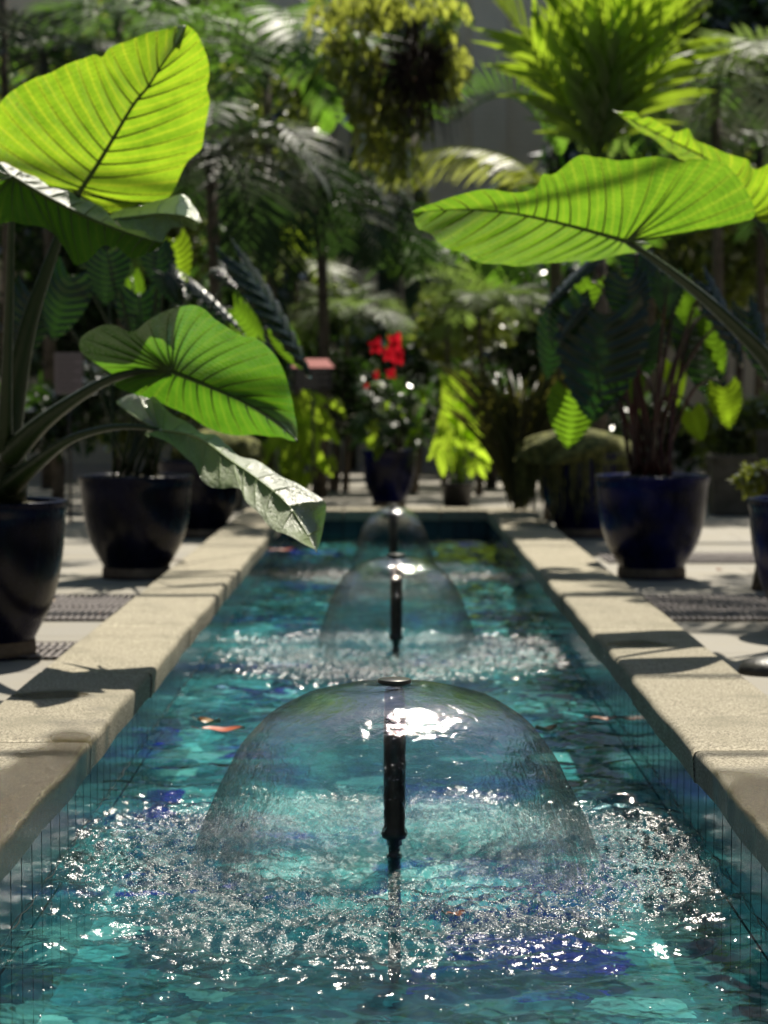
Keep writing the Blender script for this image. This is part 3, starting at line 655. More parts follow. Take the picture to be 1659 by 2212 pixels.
# white-topped leaf beside it
m3 = [(490, 950), (600, 935), (700, 925), (800, 935), (866, 965)]
mid3 = [(x / 2, y / 2, 7.95 - .0006 * (x - 490)) for x, y in m3]
up3 = [(.0, 478, 930), (.08, 560, 895), (.25, 640, 880), (.45, 730, 850), (.65, 800, 850), (.85, 842, 895), (1, 870, 955)]
lo3 = [(.0, 500, 960), (.06, 540, 992), (.2, 600, 1045), (.4, 690, 1052), (.55, 745, 985), (.7, 800, 982), (.88, 842, 990), (1, 866, 968)]
bigleaf(EL, mid3, [z1(up3, lambda x, y: 8.12), z1(lo3, lambda x, y: 7.78)], 'silver_leaf', label='curled leaf with white sunlit top', pucker=.012, edge=.01, vein_r=.003, vein_mat='silver_leaf')
b = MB(); b.tube([at(-10, 1085, 8.57), at(0, 1040, 8.57), at(5, 990, 8.55), at(0, 930, 8.52), at(-5, 870, 8.5)], [.13, .12, .10, .075, .05], 16); b.build('stem', 'petiole', EL)

ER = thing('elephant_ear', (2.02, 9.5, .5), 'giant elephant ear reaching in from the right edge with two glowing leaves', 'plant', 'giant elephant ears')
def z2(L, Yf): return [(t, 829.5 + x / 2, y / 2, Yf(x, y), *r) for (t, x, y, *r) in L]
mr = [(1045, 1043), (985, 1025), (860, 990), (700, 950), (545, 920), (375, 906), (240, 908), (122, 918)]
fr1 = lambda x, y: 8.55 - .0005 * (1045 - x) - .35 * (1000 - y) / 350
midr = [(829.5 + x / 2, y / 2, 8.55 - .0005 * (1045 - x)) for x, y in mr]
upr = [(.0, 1065, 1020), (.0, 1250, 1015), (.0, 1420, 968), (.0, 1590, 942), (.0, 1585, 860), (.0, 1510, 740), (.0, 1420, 688), (.0, 1325, 688), (.01, 1290, 698), (.04, 1170, 678), (.10, 1005, 690), (.20, 930, 680), (.27, 850, 673), (.34, 760, 730), (.39, 725, 755), (.43, 688, 750), (.48, 655, 810), (.54, 550, 832), (.62, 420, 815), (.72, 290, 855), (.84, 200, 880), (1, 121, 917)]
lor = [(.0, 1055, 1030), (.0, 1150, 1050), (.0, 1140, 1075), (.0, 1070, 1092), (.04, 955, 1117), (.09, 850, 1130), (.15, 760, 1130), (.21, 650, 1145), (.28, 560, 1149), (.35, 470, 1140), (.42, 380, 1122), (.50, 330, 1086), (.60, 266, 1076), (.70, 205, 1012), (.82, 150, 990), (.93, 130, 945), (1, 122, 920)]
bigleaf(ER, midr, [z2(upr, fr1), z2(lor, lambda x, y: 8.55 - .0005 * (1045 - x) + .15 * (y - 950) / 200)], 'big_leaf_right',
        pet=[(1352, 521, 8.56, .011), (1400, 552, 8.62, .015), (1460, 596, 8.72, .020), (1530, 652, 8.85, .025), (1600, 718, 9.0, .031), (1659, 782, 9.15, .037), (1725, 900, 9.35, .05), (1760, 1050, 9.5, .07)], label='long green leaf pointing left over the pool')
mr2 = [(1600, 935), (1530, 800), (1420, 700), (1250, 612), (1110, 540), (990, 478)]
midr2 = [(829.5 + x / 2, y / 2, 9.55 - .0004 * (1600 - x)) for x, y in mr2]
upr2 = [(.0, 1660, 960), (.0, 1740, 900), (.02, 1760, 800), (.05, 1720, 720), (.10, 1659, 716), (.17, 1595, 726), (.25, 1560, 682), (.36, 1430, 645), (.46, 1345, 602), (.54, 1312, 560), (.62, 1250, 562), (.70, 1225, 545), (.78, 1160, 516), (.86, 1110, 505), (.93, 1080, 486), (1, 990, 477)]
lor2 = [(.0, 1560, 935), (.04, 1460, 860), (.12, 1400, 800), (.25, 1340, 740), (.40, 1290, 692), (.52, 1255, 670), (.62, 1225, 645), (.72, 1160, 600), (.85, 1090, 556), (1, 990, 480)]
bigleaf(ER, midr2, [z2(upr2, lambda x, y: 9.25), z2(lor2, lambda x, y: 9.8)], 'big_leaf', pet=[(1630, 468, 9.56, .011), (1665, 530, 9.58, .016), (1710, 680, 9.55, .03), (1750, 950, 9.5, .05)], label='leaf seen edge on behind the long leaf', edge=.012)
b = MB(); b.tube([at(1765, 1100, 9.5), at(1762, 1040, 9.5), at(1758, 970, 9.5)], [.12, .11, .07], 14); b.build('stem', 'petiole', ER)

# ------------------------------------------------------------------ generic leaves, fronds
def gleaf(b, base, d, nrm, L, W, ribs=0, amp=.012, droop=.3, heart=.25, fold=.15, nu=None, nv=9):
    """heart-shaped blade: base point, direction d, upper-face normal nrm"""
    d = d.normalized(); s = d.cross(nrm).normalized(); n = s.cross(d).normalized()
    nu = nu or (ribs * 4 + 6 if ribs else 9); P = []
    for i in range(nu + 1):
        u = i / nu; row = []
        hw = W / 2 * (math.sin(math.pi * (u * .93 + .07) ** .62)) ** .75
        for j in range(nv):
            v = j / (nv - 1) * 2 - 1; av = abs(v)
            x = u * L - heart * L * av ** 1.5 * (1 - u) ** 2
            rib = amp * math.cos(2 * math.pi * (ribs * u + .9 * av)) * (1 - (1 - av) ** 4) if ribs else 0
            sc = 1 + (.05 * math.cos(2 * math.pi * (ribs * u + .9)) * av if ribs else 0)
            z = -droop * L * u * u - fold * hw * av * av + rib + fold * .3 * hw * av
            row.append(base + d * x + s * (v * hw * sc) + n * z)
        P.append(row)
    b.grid(P)
def frond(b, p0, d0, L, droop=1.0, ll=.4, n=34, wid=.022, lup=.25, ldroop=.5, sides=(1, -1), path=None, seg=12, spread=1.0):
    pts = path
    if pts is None:
        pts = []; p = Vector(p0); d = Vector(d0).normalized()
        for k in range(seg + 1):
            pts.append(p.copy()); p = p + d * (L / seg); d = (d + V(0, 0, -1) * droop * .16 * (1 + k / seg)).normalized()
    b.tube(pts, [.014 * (1 - .8 * k / (len(pts) - 1)) + .002 for k in range(len(pts))], 4)
    for k in range(n):
        t = .12 + .88 * (k + .5) / n; p = cr(pts, t); tg = (cr(pts, min(1, t + .04)) - cr(pts, t - .04)).normalized()
        s0 = tg.cross(V(0, 0, 1)); s0 = s0.normalized() if s0.length > .6 else (V(1, 0, 0) - tg * tg.x).normalized(); upv = s0.cross(tg).normalized()
        for sg in sides:
            l_ = ll * (math.sin(math.pi * (t * .86 + .1)) ** .6) * ru(.85, 1.1)
            dd = (s0 * sg * spread + tg * (.45 + .5 * t) + upv * lup + V(ru(-.1, .1), ru(-.1, .1), ru(-.1, .1))).normalized()
            q = p.copy(); w_ = wid * ru(.8, 1.2); side = dd.cross(upv).normalized() * w_
            prev = None; k0 = len(b.v)
            for c in range(5):
                f = c / 4; ww = (.35 + 1.2 * f if f < .5 else 1.9 * (1 - f) + .02)
                b.v.append(tuple(q - side * ww * .5)); b.v.append(tuple(q + side * ww * .5))
                q = q + dd * l_ / 4; dd = (dd + V(0, 0, -1) * ldroop * .3).normalized()
            for c in range(4): b.f.append((k0 + 2 * c, k0 + 2 * c + 1, k0 + 2 * c + 3, k0 + 2 * c + 2))
def palm(cx, cy, Y, L, n, mat, label, up=.5, droop=1.0, ll=.45, nl=34, wid=.03, trunk=True, tr=.09, lup=.25, ldroop=.5, extra=(), nm='palm', upv=.35, group=None, spread=1.0):
    c = at(cx, cy, Y); root = thing(nm, (c.x, c.y, FZ), label, 'palm', group)
    b = MB()
    if trunk: b.tube([V(c.x, c.y, FZ - .05), V(c.x + .05, c.y, FZ + (c.z - FZ) * .5), c], [tr * .9, tr * .65, tr * .6], 10); b.build('trunk', 'trunk', root)
    for k in range(n):
        a = 2 * math.pi * (k + ru(-.3, .3)) / n; u_ = up + ru(-upv, upv)
        b = MB(); frond(b, c, V(math.cos(a), math.sin(a), math.tan(min(1.45, max(-.6, u_ + .2)))), L * ru(.75, 1.2), droop * ru(.45, 1.0), ll * 1.35, int(nl * .6), wid * 1.75, lup, ldroop * .8, spread=spread)
        b.build('frond', mat, root)
    for (pp, kw, mt) in extra:
        b = MB(); frond(b, None, None, 0, path=[cr([at(*q) for q in pp], k / 14) for k in range(15)], **kw); b.build('frond', mt, root)
    return root

# ribbed alocasias in the two middle pots
def ribbed(root, base_xy, specs, stem_mat):
    for (cx, cy, Y, Lp, Wp, ang, face, mat) in specs:
        """centre px, depth, length/width px, direction angle of tip in the picture (deg, 0=right, -90=down), face: (nx,ny,nz)"""
        s = ppm(Y); L, W = Lp / s, Wp / s; d = V(math.cos(R(ang)), ru(-.12, .12), math.sin(R(ang))).normalized()
        c = at(cx, cy, Y); bp = c - d * L * .45; nrm = Vector(face).normalized(); nrm = (nrm - d * nrm.dot(d)).normalized()
        b = MB(); gleaf(b, bp, d, nrm, L, W, ribs=9, amp=.030 * W + .003, droop=.12, heart=.22, fold=.3, nv=15)
        b.build('leaf', mat, root)
        x0, y0 = base_xy; q0 = V(x0 + ru(-.12, .12), y0 + ru(-.12, .12), .5); b = MB()
        mid_ = q0.lerp(bp, .55) + V(0, 0, .18 + .1 * rnd()); pts = [q0, q0.lerp(mid_, .5) + V(0, 0, .06), mid_, bp.lerp(mid_, .3) + V(0, 0, .05), bp]
        b.tube([cr(pts, k / 12) for k in range(13)], [.014 * (1 - .6 * k / 12) for k in range(13)], 6); b.build('petiole', stem_mat, root)
AL = thing('ribbed_alocasia', (-1.53, 12.3, .5), 'dark glossy ribbed plant in the second left pot behind the glowing leaves', 'plant', 'dark ribbed plants in blue pots')
DR, GR, YR = 'dark_ribbed', 'green_ribbed', 'yellow_ribbed'
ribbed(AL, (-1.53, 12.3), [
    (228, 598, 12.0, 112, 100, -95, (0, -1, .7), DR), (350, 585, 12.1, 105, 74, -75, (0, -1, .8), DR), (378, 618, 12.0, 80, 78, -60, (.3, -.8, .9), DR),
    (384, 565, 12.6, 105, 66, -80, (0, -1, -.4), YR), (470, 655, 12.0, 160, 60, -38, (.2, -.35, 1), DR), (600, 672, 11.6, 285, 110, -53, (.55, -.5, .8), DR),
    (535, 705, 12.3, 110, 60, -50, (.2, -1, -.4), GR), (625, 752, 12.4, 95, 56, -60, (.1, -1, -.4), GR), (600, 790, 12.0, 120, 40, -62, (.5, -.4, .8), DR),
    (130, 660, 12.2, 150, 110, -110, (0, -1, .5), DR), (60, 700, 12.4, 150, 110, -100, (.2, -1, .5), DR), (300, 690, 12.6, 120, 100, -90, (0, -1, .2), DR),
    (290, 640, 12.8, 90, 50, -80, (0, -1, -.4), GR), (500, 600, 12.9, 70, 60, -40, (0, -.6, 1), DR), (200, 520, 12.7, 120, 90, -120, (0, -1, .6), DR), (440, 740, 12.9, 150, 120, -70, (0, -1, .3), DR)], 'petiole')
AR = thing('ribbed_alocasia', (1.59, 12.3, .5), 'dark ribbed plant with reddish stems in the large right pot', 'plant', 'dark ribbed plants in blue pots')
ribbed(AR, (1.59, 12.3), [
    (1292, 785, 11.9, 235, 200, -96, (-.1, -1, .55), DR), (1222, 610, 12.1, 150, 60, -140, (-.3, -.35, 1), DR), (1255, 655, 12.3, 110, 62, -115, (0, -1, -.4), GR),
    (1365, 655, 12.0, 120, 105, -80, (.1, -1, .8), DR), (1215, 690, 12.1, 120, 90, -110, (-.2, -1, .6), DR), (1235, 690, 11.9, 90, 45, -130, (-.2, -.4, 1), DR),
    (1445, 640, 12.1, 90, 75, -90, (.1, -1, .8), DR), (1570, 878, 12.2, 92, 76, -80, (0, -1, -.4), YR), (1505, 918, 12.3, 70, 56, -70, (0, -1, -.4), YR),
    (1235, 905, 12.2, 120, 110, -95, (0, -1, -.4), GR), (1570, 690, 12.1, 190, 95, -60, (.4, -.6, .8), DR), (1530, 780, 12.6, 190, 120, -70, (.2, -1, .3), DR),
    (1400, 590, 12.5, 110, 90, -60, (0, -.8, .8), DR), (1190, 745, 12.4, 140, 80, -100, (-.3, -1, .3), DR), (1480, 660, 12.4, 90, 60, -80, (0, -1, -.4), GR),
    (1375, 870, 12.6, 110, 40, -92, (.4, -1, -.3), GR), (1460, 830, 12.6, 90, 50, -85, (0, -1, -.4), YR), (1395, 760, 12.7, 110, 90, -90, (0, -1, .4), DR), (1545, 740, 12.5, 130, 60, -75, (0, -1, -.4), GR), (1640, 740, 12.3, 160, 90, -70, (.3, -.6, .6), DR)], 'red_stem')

# plant with red flowers in the central pot
FP = thing('flowering_plant', (0, 20, .45), 'bushy dark leaved plant with bright red blooms in the centre pot', 'plant')
for k in range(46):
    a = ru(0, 6.283); c = at(845 + ru(-78, 78), 800 + ru(0, 165), 20 + ru(-.3, .3)); d = V(math.cos(a), math.sin(a) * .7, ru(-.9, .1))
    b = MB(); gleaf(b, c, d, V(ru(-.3, .3), -.5, 1), ru(.14, .24), ru(.10, .16), droop=.4); b.build('leaf', 'bush' if k % 5 else 'yellow_ribbed', FP)
b = MB()
for k in range(14): b.tube([V(ru(-.1, .1), 20 + ru(-.1, .1), .43), at(845 + ru(-60, 60), 900, 20), at(845 + ru(-70, 70), 810, 20 + ru(-.2, .2))], .008, 5)
b.tube([V(0, 20, .43), at(838, 900, 20), at(836, 770, 19.9)], .01, 6); b.build('stems', 'petiole', FP)
for (px, py, s_) in ((856, 740, 1.05), (814, 746, .9), (840, 764, .8), (862, 770, .85), (846, 806, .6), (814, 808, .45), (792, 834, .3)):
    b = MB(); c = at(px, py, 19.7)
    for k in range(4):
        a = R(70 + k * 75) + ru(-.3, .3); gleaf(b, c, V(math.cos(a), ru(-.5, .2), math.sin(a)), V(0, -1, .2), .105 * s_, .075 * s_, droop=.2, heart=.05, nv=5)
    b.build('flower', 'red_petal', FP)

# chartreuse plants
def char(root_xy, Y, specs, label, mat='chartreuse'):
    r_ = thing('chartreuse_plant', (root_xy[0], Y, FZ), label, 'plant', 'yellow green leafy plants at the pool end')
    for (cx, cy, Lp, Wp, ang) in specs + [(a_ + ru(-22, 22), b_ + ru(-22, 22), c_ * .75, d_ * .75, e_ + ru(-35, 35)) for (a_, b_, c_, d_, e_) in specs]:
        s = ppm(Y); d = V(math.cos(R(ang)), ru(-.4, .1), math.sin(R(ang))); Lp *= .9; Wp *= .8; c = at(cx, cy, Y + ru(-.45, .45)); bp = c - d.normalized() * Lp / s * .45
        b = MB(); gleaf(b, bp, d, V(ru(-.9, .9), -1, ru(-.9, -.1)), Lp / s, Wp / s, ribs=5, amp=.006, droop=.2, heart=.2, nv=9); b.build('leaf', mat, r_)
        b = MB(); q0 = V(root_xy[0] + ru(-.08, .08), Y + ru(-.08, .08), FZ + .15); b.tube([q0, q0.lerp(bp, .6) + V(0, 0, .08), bp], [.008, .006, .004], 5); b.build('petiole', mat, r_)
    return r_
sp_ = [(595, 905, 80, 56, -60), (650, 895, 90, 62, -75), (665, 960, 95, 70, -85), (690, 1000, 80, 50, -60), (620, 985, 80, 50, -100), (700, 900, 60, 40, -40), (715, 940, 60, 36, -60), (640, 1025, 70, 44, -80), (590, 960, 70, 44, -120), (680, 860, 60, 34, -20), (735, 880, 50, 34, -50), (560, 1000, 60, 40, -100), (610, 870, 40, 28, -30), (655, 1045, 50, 40, -90), (585, 1040, 60, 40, -80), (720, 1000, 40, 30, -60)]
char((-.92, 0), 20.2, sp_, 'yellow green leafy clump left of the central pot')
char((.67, 0), 20.0, [(990, 890, 120, 86, -80), (965, 940, 110, 60, -95), (985, 830, 66, 70, -60), (1025, 870, 80, 50, -60), (1035, 960, 60, 50, -60), (1010, 930, 90, 50, -85), (955, 1000, 60, 36, -90), (1045, 985, 50, 36, -50), (1020, 1010, 50, 36, -90), (985, 985, 70, 40, -88)], 'tall yellow green plant in the small pot right of centre')
char((-.19, 0), 20.6, [(800, 945, 60, 44, -80), (812, 925, 36, 26, -70)], 'small yellow leaf pair at the left rim of the central pot')
r_ = thing('nursery_pot', (.67, 20.0, FZ), 'small black pot under the tall yellow green plant', 'pot')
b = MB(); b.lathe([(0, 0), (.13, 0), (.155, .22), (.165, .225), (.165, .25), (.145, .25), (.14, .2), (0, .2)], (.67, 20, FZ), 28); b.build('body', 'sign', r_)

# moss hanging over the right and left third pots
def moss(cx, cy, Y, rx, ry, hang, label, mat='moss'):
    c = at(cx, cy, Y); s = ppm(Y); r_ = thing('spanish_moss', (c.x, Y, c.z), label, 'moss', 'moss heaped on the third pots')
    b = MB(); P = []
    for i in range(13):
        t = i / 12 * math.pi / 2 * 1.15; row = []
        for k in range(33):
            a = 2 * math.pi * k / 32; w_ = 1 + .10 * math.sin(5 * a + i) + .06 * math.sin(9 * a)
            row.append((c.x + rx * math.sin(t) * math.cos(a) * w_, c.y + rx * .9 * math.sin(t) * math.sin(a) * w_, c.z + ry * math.cos(t)))
        P.append(row)
    b.grid(P); b.build('mound', 'moss', r_)
    b = MB()
    for k in range(420):
        a = ru(0, 6.283); q = rx * ru(.75, 1.05); p = V(c.x + q * math.cos(a), c.y + q * .9 * math.sin(a), c.z + ry * ru(0, .5)); h = hang * ru(.3, 1)
        b.tube([p, p + V(ru(-.03, .03), ru(-.03, .03), -h * .5), p + V(ru(-.04, .04), ru(-.04, .04), -h)], [.006, .005, .002], 3, False)
    b.build('strands', 'moss', r_)
moss(1245, 985, 15.9, .44, .22, .55, 'olive moss draped over the blue pot on the right')
moss(470, 985, 15.9, .33, .22, .15, 'low olive moss mound on the third left pot')

# bronze strap-leaved plant on the right
r_ = thing('strap_leaf_plant', (at(1120, 1000, 17.6).x, 17.6, FZ), 'dark bronze grassy plant rising right of the pool end', 'plant')
for q in range(5):
    b = MB(); c = V(at(1120, 1000, 17.6).x, 17.6, FZ + .1)
    for k in range(34):
        a = ru(0, 6.283); L_ = ru(.9, 1.35); p = c + V(ru(-.08, .08), ru(-.08, .08), ru(0, .4)); d = V(math.cos(a) * ru(.1, .5), math.sin(a) * .4, 1).normalized(); sd = d.cross(V(0, -1, 0)).normalized() * .016
        k0 = len(b.v)
        for c2 in range(8):
            f = c2 / 7; ww = math.sin(math.pi * (f * .9 + .1)) ** .5; b.v.append(tuple(p - sd * ww)); b.v.append(tuple(p + sd * ww)); p = p + d * L_ / 7; d = (d + V(math.cos(a) * .10, math.sin(a) * .1, -.13 * f)).normalized()
        for c2 in range(7): b.f.append((k0 + 2 * c2, k0 + 2 * c2 + 1, k0 + 2 * c2 + 3, k0 + 2 * c2 + 2))
    b.build('leaf_tuft', 'bronze', r_)

# ------------------------------------------------------------------ palms behind
PL = 'palms behind the pool'
palm(455, 345, 18.5, 1.55, 17, 'palm_dark', 'dark palm with silvery arching fronds right of the tall left leaf', up=.25, droop=1.2, ll=.42, nl=36, wid=.026, group=PL)
palm(575, 130, 23, 2.0, 14, 'palm_mid', 'tall dark green palm left of the hanging basket', up=.3, droop=.9, ll=.6, nl=34, wid=.04, group=PL)
up_ = dict(ll=.85, n=20, wid=.06, lup=.1, ldroop=.15)
palm(1290, 360, 17, 1.5, 7, 'palm_bright', 'bright green palm with upright fronds above the long right leaf', up=1.05, droop=.25, ll=.5, nl=30, wid=.035, group=PL, upv=.2, spread=.4,
     extra=[([(1290, 370, 17), (1285, 200, 17), (1225, -40, 16.9)], dict(up_, spread=.32), 'palm_bright'), ([(1295, 370, 17), (1330, 200, 17), (1430, 10, 16.9)], dict(up_, spread=.34), 'palm_bright'), ([(1292, 370, 17), (1300, 190, 17), (1330, -60, 17.1)], dict(up_, spread=.3), 'palm_bright')])
palm(1195, 440, 18, .9, 8, 'palm_mid', 'yellowing palm whose frond arches left over the pool centre', up=.1, droop=1.2, ll=.35, nl=26, wid=.03, group=PL,
     extra=[([(1195, 430, 18), (1120, 350, 18), (1000, 318, 18), (900, 335, 18), (832, 360, 18)], dict(ll=.58, n=34, wid=.055, lup=-.55, ldroop=.4), 'palm_yellow'),
            ([(1225, 380, 18), (1190, 290, 18), (1120, 215, 18.1), (1050, 215, 18.1), (985, 262, 18)], dict(ll=.42, n=26, wid=.04, lup=1.6, ldroop=-.1, spread=.5), 'palm_mid')])
palm(1545, 190, 21, 1.9, 14, 'palm_pale', 'grey green palm in the top right corner', up=.25, droop=1.0, ll=.5, nl=34, wid=.032, group=PL)
palm(1640, 330, 24, 1.9, 12, 'palm_dark', 'dark palm at the right edge above the right leaves', up=.2, droop=1.1, ll=.5, nl=30, wid=.03, group=PL)
palm(95, 120, 24, 1.9, 14, 'palm_dark', 'dark palm in the top left corner behind the tall leaf', up=.2, droop=1.0, ll=.5, nl=32, wid=.03, group=PL)
palm(255, 30, 26, 1.8, 12, 'palm_mid', 'palm crown above the tip of the tall left leaf', up=.2, droop=1.0, ll=.5, nl=30, wid=.035, group=PL)
palm(1035, 690, 22.5, 1.05, 15, 'palm_pale', 'small pale green palm right of the red flowers', up=.7, droop=1.1, ll=.34, nl=30, wid=.02, tr=.05, group=PL)
palm(745, 690, 23.5, .85, 14, 'palm_pale', 'small pale palm left above the red flowers', up=.5, droop=1.1, ll=.3, nl=28, wid=.018, tr=.05, group=PL)
palm(640, 590, 24.5, 1.1, 12, 'palm_bright', 'small bright palm between the ribbed leaves and the windows', up=.6, droop=.9, ll=.35, nl=26, wid=.022, tr=.05, group=PL)
palm(960, 560, 25.5, 1.0, 12, 'palm_mid', 'small green palm under the tip of the long right leaf', up=.4, droop=1.0, ll=.35, nl=26, wid=.024, tr=.05, group=PL)
palm(690, 400, 22, 1.4, 12, 'palm_dark', 'dark palm under the hanging basket with drooping fronds', up=.1, droop=1.3, ll=.42, nl=30, wid=.03, group=PL)
palm(1400, 230, 25, 1.6, 12, 'palm_mid', 'palm behind the bright upright palm', up=.3, droop=1.0, ll=.45, nl=30, wid=.034, group=PL)
# unseen palms added overhead to dapple the coping and paving with shade
for (x, y, z, lab) in ((-4.1, 15.5, 6.2, 'unseen palm added outside the left edge to dapple the pool and coping'), (-4.3, 11.8, 5.8, 'unseen palm added beyond the left edge to shade the nearest pots'), (5.2, 14.0, 6.6, 'unseen palm added outside the right edge to dapple the right paving')):
    r_ = thing('palm', (x, y, FZ), lab, 'palm', 'unseen palms added for their shade')
    b = MB(); top = V(x * .72, y, z); b.tube([V(x, y, FZ - .05), V(x * .93, y, z * .5), top], [.14, .11, .09], 12); b.build('trunk', 'trunk', r_)
    for k in range(13):
        a = 6.283 * k / 13; b = MB(); frond(b, top, V(math.cos(a), math.sin(a), .5), 2.4, .9, .6, 40, .045); b.build('frond', 'palm_mid', r_)

# ------------------------------------------------------------------ leafy shrubs and trees
def leafy(cx, cy, rx, ry, Y, n, ls, mat, label, nm='shrub', cat='shrub', asp=.45, group=None, dz=.5, sp=.9, trunk=True):
    c = at(cx, cy, Y); s = ppm(Y); rx, ry = rx / s, ry / s; r_ = thing(nm, (c.x, Y, FZ), label, cat, group)
    rg_ = np.random.RandomState(int(cx * 7 + cy) % 100000); b = MB()
    cl = [(rg_.uniform(-1, 1, 3) * .75, rg_.uniform(.25, .5)) for _ in range(16)]
    i = 0; vs = []; fs = []
    while i < n:
        q, rr = cl[rg_.randint(16)]; u = rg_.normal(0, 1, 3); u /= np.linalg.norm(u); p = q + u * rr * rg_.uniform(.6, 1)
        if np.linalg.norm(p) > 1.15: continue
        P = np.array([c.x + p[0] * rx, Y + p[1] * max(rx, ry) * dz, c.z + p[2] * ry])
        d = rg_.normal(0, 1, 3) + u * .6; d[2] -= .5; d /= np.linalg.norm(d); e = np.cross(d, rg_.normal(0, 1, 3)); e /= np.linalg.norm(e); f_ = np.cross(d, e)
        l_ = ls * rg_.uniform(.6, 1.3); w_ = l_ * asp; k = len(vs)
        vs += [P, P + d * l_ * .45 + e * w_ * .5 - f_ * w_ * .1, P + d * l_ * .45 - e * w_ * .5 - f_ * w_ * .1, P + d * l_ * .5, P + d * l_ - f_ * l_ * .12]
        fs += [(k, k + 1, k + 3), (k, k + 3, k + 2), (k + 1, k + 4, k + 3), (k + 3, k + 4, k + 2)]; i += 1
    b.add(vs, fs); b.build('foliage', mat, r_, smooth=False)
    if trunk:
        b = MB(); b.tube([V(c.x, Y, FZ - .02), V(c.x + .04, Y, (c.z - ry * .6 + FZ) / 2), V(c.x, Y, c.z - ry * .2)], [.07, .055, .03], 8)
        for k in range(5):
            e = V(c.x + ru(-.6, .6) * rx, Y + ru(-.3, .3), c.z + ru(-.2, .5) * ry); s0 = V(c.x, Y, c.z - ry * .55); b.tube([s0, s0.lerp(e, .5) + V(0, 0, .05), e], [.03, .02, .008], 6)
        b.build('trunk' if cat == 'tree' else 'stems', 'trunk', r_)
    return r_
TG = 'dense trees along the back wall'; SG = 'shrubs beside the paving'
for (a, L_) in (((110, 300, 260, 240, 30, 4200, .30, 'bush'), 'dense dark tree behind the tall left leaf'),
    ((420, 420, 230, 220, 30, 4200, .28, 'bush'), 'dark tree behind the silvery palm'),
    ((430, 60, 220, 150, 31, 2600, .28, 'bush_mid'), 'grey green tree at the top left of the palms'),
    ((760, 120, 190, 200, 30, 3200, .26, 'bush_mid'), 'grey green tree behind the hanging basket'),
    ((620, 400, 170, 190, 29.5, 2800, .26, 'bush'), 'dark tree below the hanging basket on the left'),
    ((1340, 420, 220, 200, 30, 3800, .28, 'bush'), 'dark tree behind the bright upright palm'),
    ((1400, 120, 190, 180, 31, 3200, .28, 'bush'), 'dark tree at the top behind the upright fronds'),
    ((1600, 150, 190, 240, 30, 3600, .30, 'bush'), 'dark tree filling the top right corner'),
    ((1560, 560, 210, 200, 27, 4200, .22, 'bush_mid'), 'leafy green tree right above the far right pot'),
    ((860, 400, 70, 60, 29, 500, .22, 'bush_mid'), 'small leafy tree between the yellow frond and the windows'),
    ((110, 640, 240, 190, 27, 4200, .26, 'bush'), 'dark tree behind the giant stems on the left'),
    ((450, 720, 220, 170, 27, 3600, .24, 'bush'), 'dark tree behind the mid height green leaf'),
    ((1230, 720, 220, 190, 28, 3600, .24, 'bush'), 'dark tree behind the right ribbed plant'),
    ((640, 720, 120, 120, 29, 1500, .22, 'bush'), 'dark bushy tree above the dark sign'),
    ((1080, 560, 110, 120, 30, 1400, .24, 'bush'), 'dark tree right of the window'),
    ((900, 760, 160, 100, 28, 1900, .22, 'bush'), 'dark bush behind the red flowers')):
    leafy(*a, L_, 'tree', 'tree', group=TG)
for (a, L_) in (((0, -330, 330, 200, 24, 2600, .30, 'bush_mid'), 'tree added with its crown above the view on the left, for dapple'),
    ((1680, -330, 330, 200, 24, 2600, .30, 'bush_mid'), 'tree added with its crown above the view on the right, for dapple'),
    ((-450, -200, 300, 250, 20, 2200, .30, 'bush_mid'), 'unseen tree added outside the left edge for dapple'),
    ((2150, -200, 300, 250, 20, 2200, .30, 'bush_mid'), 'unseen tree added outside the right edge for dapple')):
    leafy(*a, L_, 'tree', 'tree', group='trees added out of view for dappled shade')  # crowns kept out of view, added to dapple the background with shade
for (a, L_) in (((1600, 930, 110, 90, 20.5, 1900, .14, 'bush_mid'), 'leafy shrub at the right beyond the paving'),
    ((1440, 930, 130, 80, 21.5, 1700, .14, 'bush'), 'low dark shrub behind the stems of the right ribbed plant'),
    ((1300, 960, 110, 70, 22.5, 1300, .14, 'bush'), 'dark shrub behind the mossy blue pot'),
    ((120, 880, 170, 90, 19.5, 2200, .15, 'bush'), 'dark shrub behind the thick left stems'),
    ((330, 900, 130, 80, 20.5, 1600, .14, 'bush_mid'), 'shrub between the giant stems and the drooping leaf'),
    ((500, 910, 110, 80, 22, 1300, .14, 'bush'), 'dark shrub behind the third left pot'),
    ((720, 850, 120, 90, 23.5, 1300, .14, 'bush'), 'dark shrub behind the yellow green clump'),
    ((1060, 860, 130, 90, 24, 1400, .14, 'bush'), 'dark shrub behind the bronze grassy plant'),
    ((890, 900, 110, 60, 23, 900, .14, 'bush'), 'low dark shrub behind the central pot'),
    ((1650, 1030, 60, 32, 11.5, 420, .07, 'olive'), 'small moss green plant above the pot at the right edge')):
    leafy(*a, L_, group=SG)
for (a, L_) in (((560, 260, 120, 110, 25.5, 900, .2, 'bush_mid'), 'pale leafy tree between the upper leaf and the hanging basket'), ((330, 520, 150, 90, 24, 1200, .18, 'bush_mid'), 'leafy tree behind the curled white topped leaf'), ((1120, 420, 70, 60, 26, 420, .2, 'bush_mid'), 'small leafy tree below the arching yellow frond'), ((1480, 420, 150, 120, 24, 1300, .2, 'bush_mid'), 'leafy tree behind the long right leaf'), ((180, 200, 200, 120, 27.5, 1500, .22, 'bush_mid'), 'pale leafy tree in the top left background'), ((1000, 700, 110, 90, 26, 900, .16, 'bush_mid'), 'leafy tree behind the small pale palm')):
    leafy(*a, L_, 'tree', 'tree', group=TG, trunk=False)

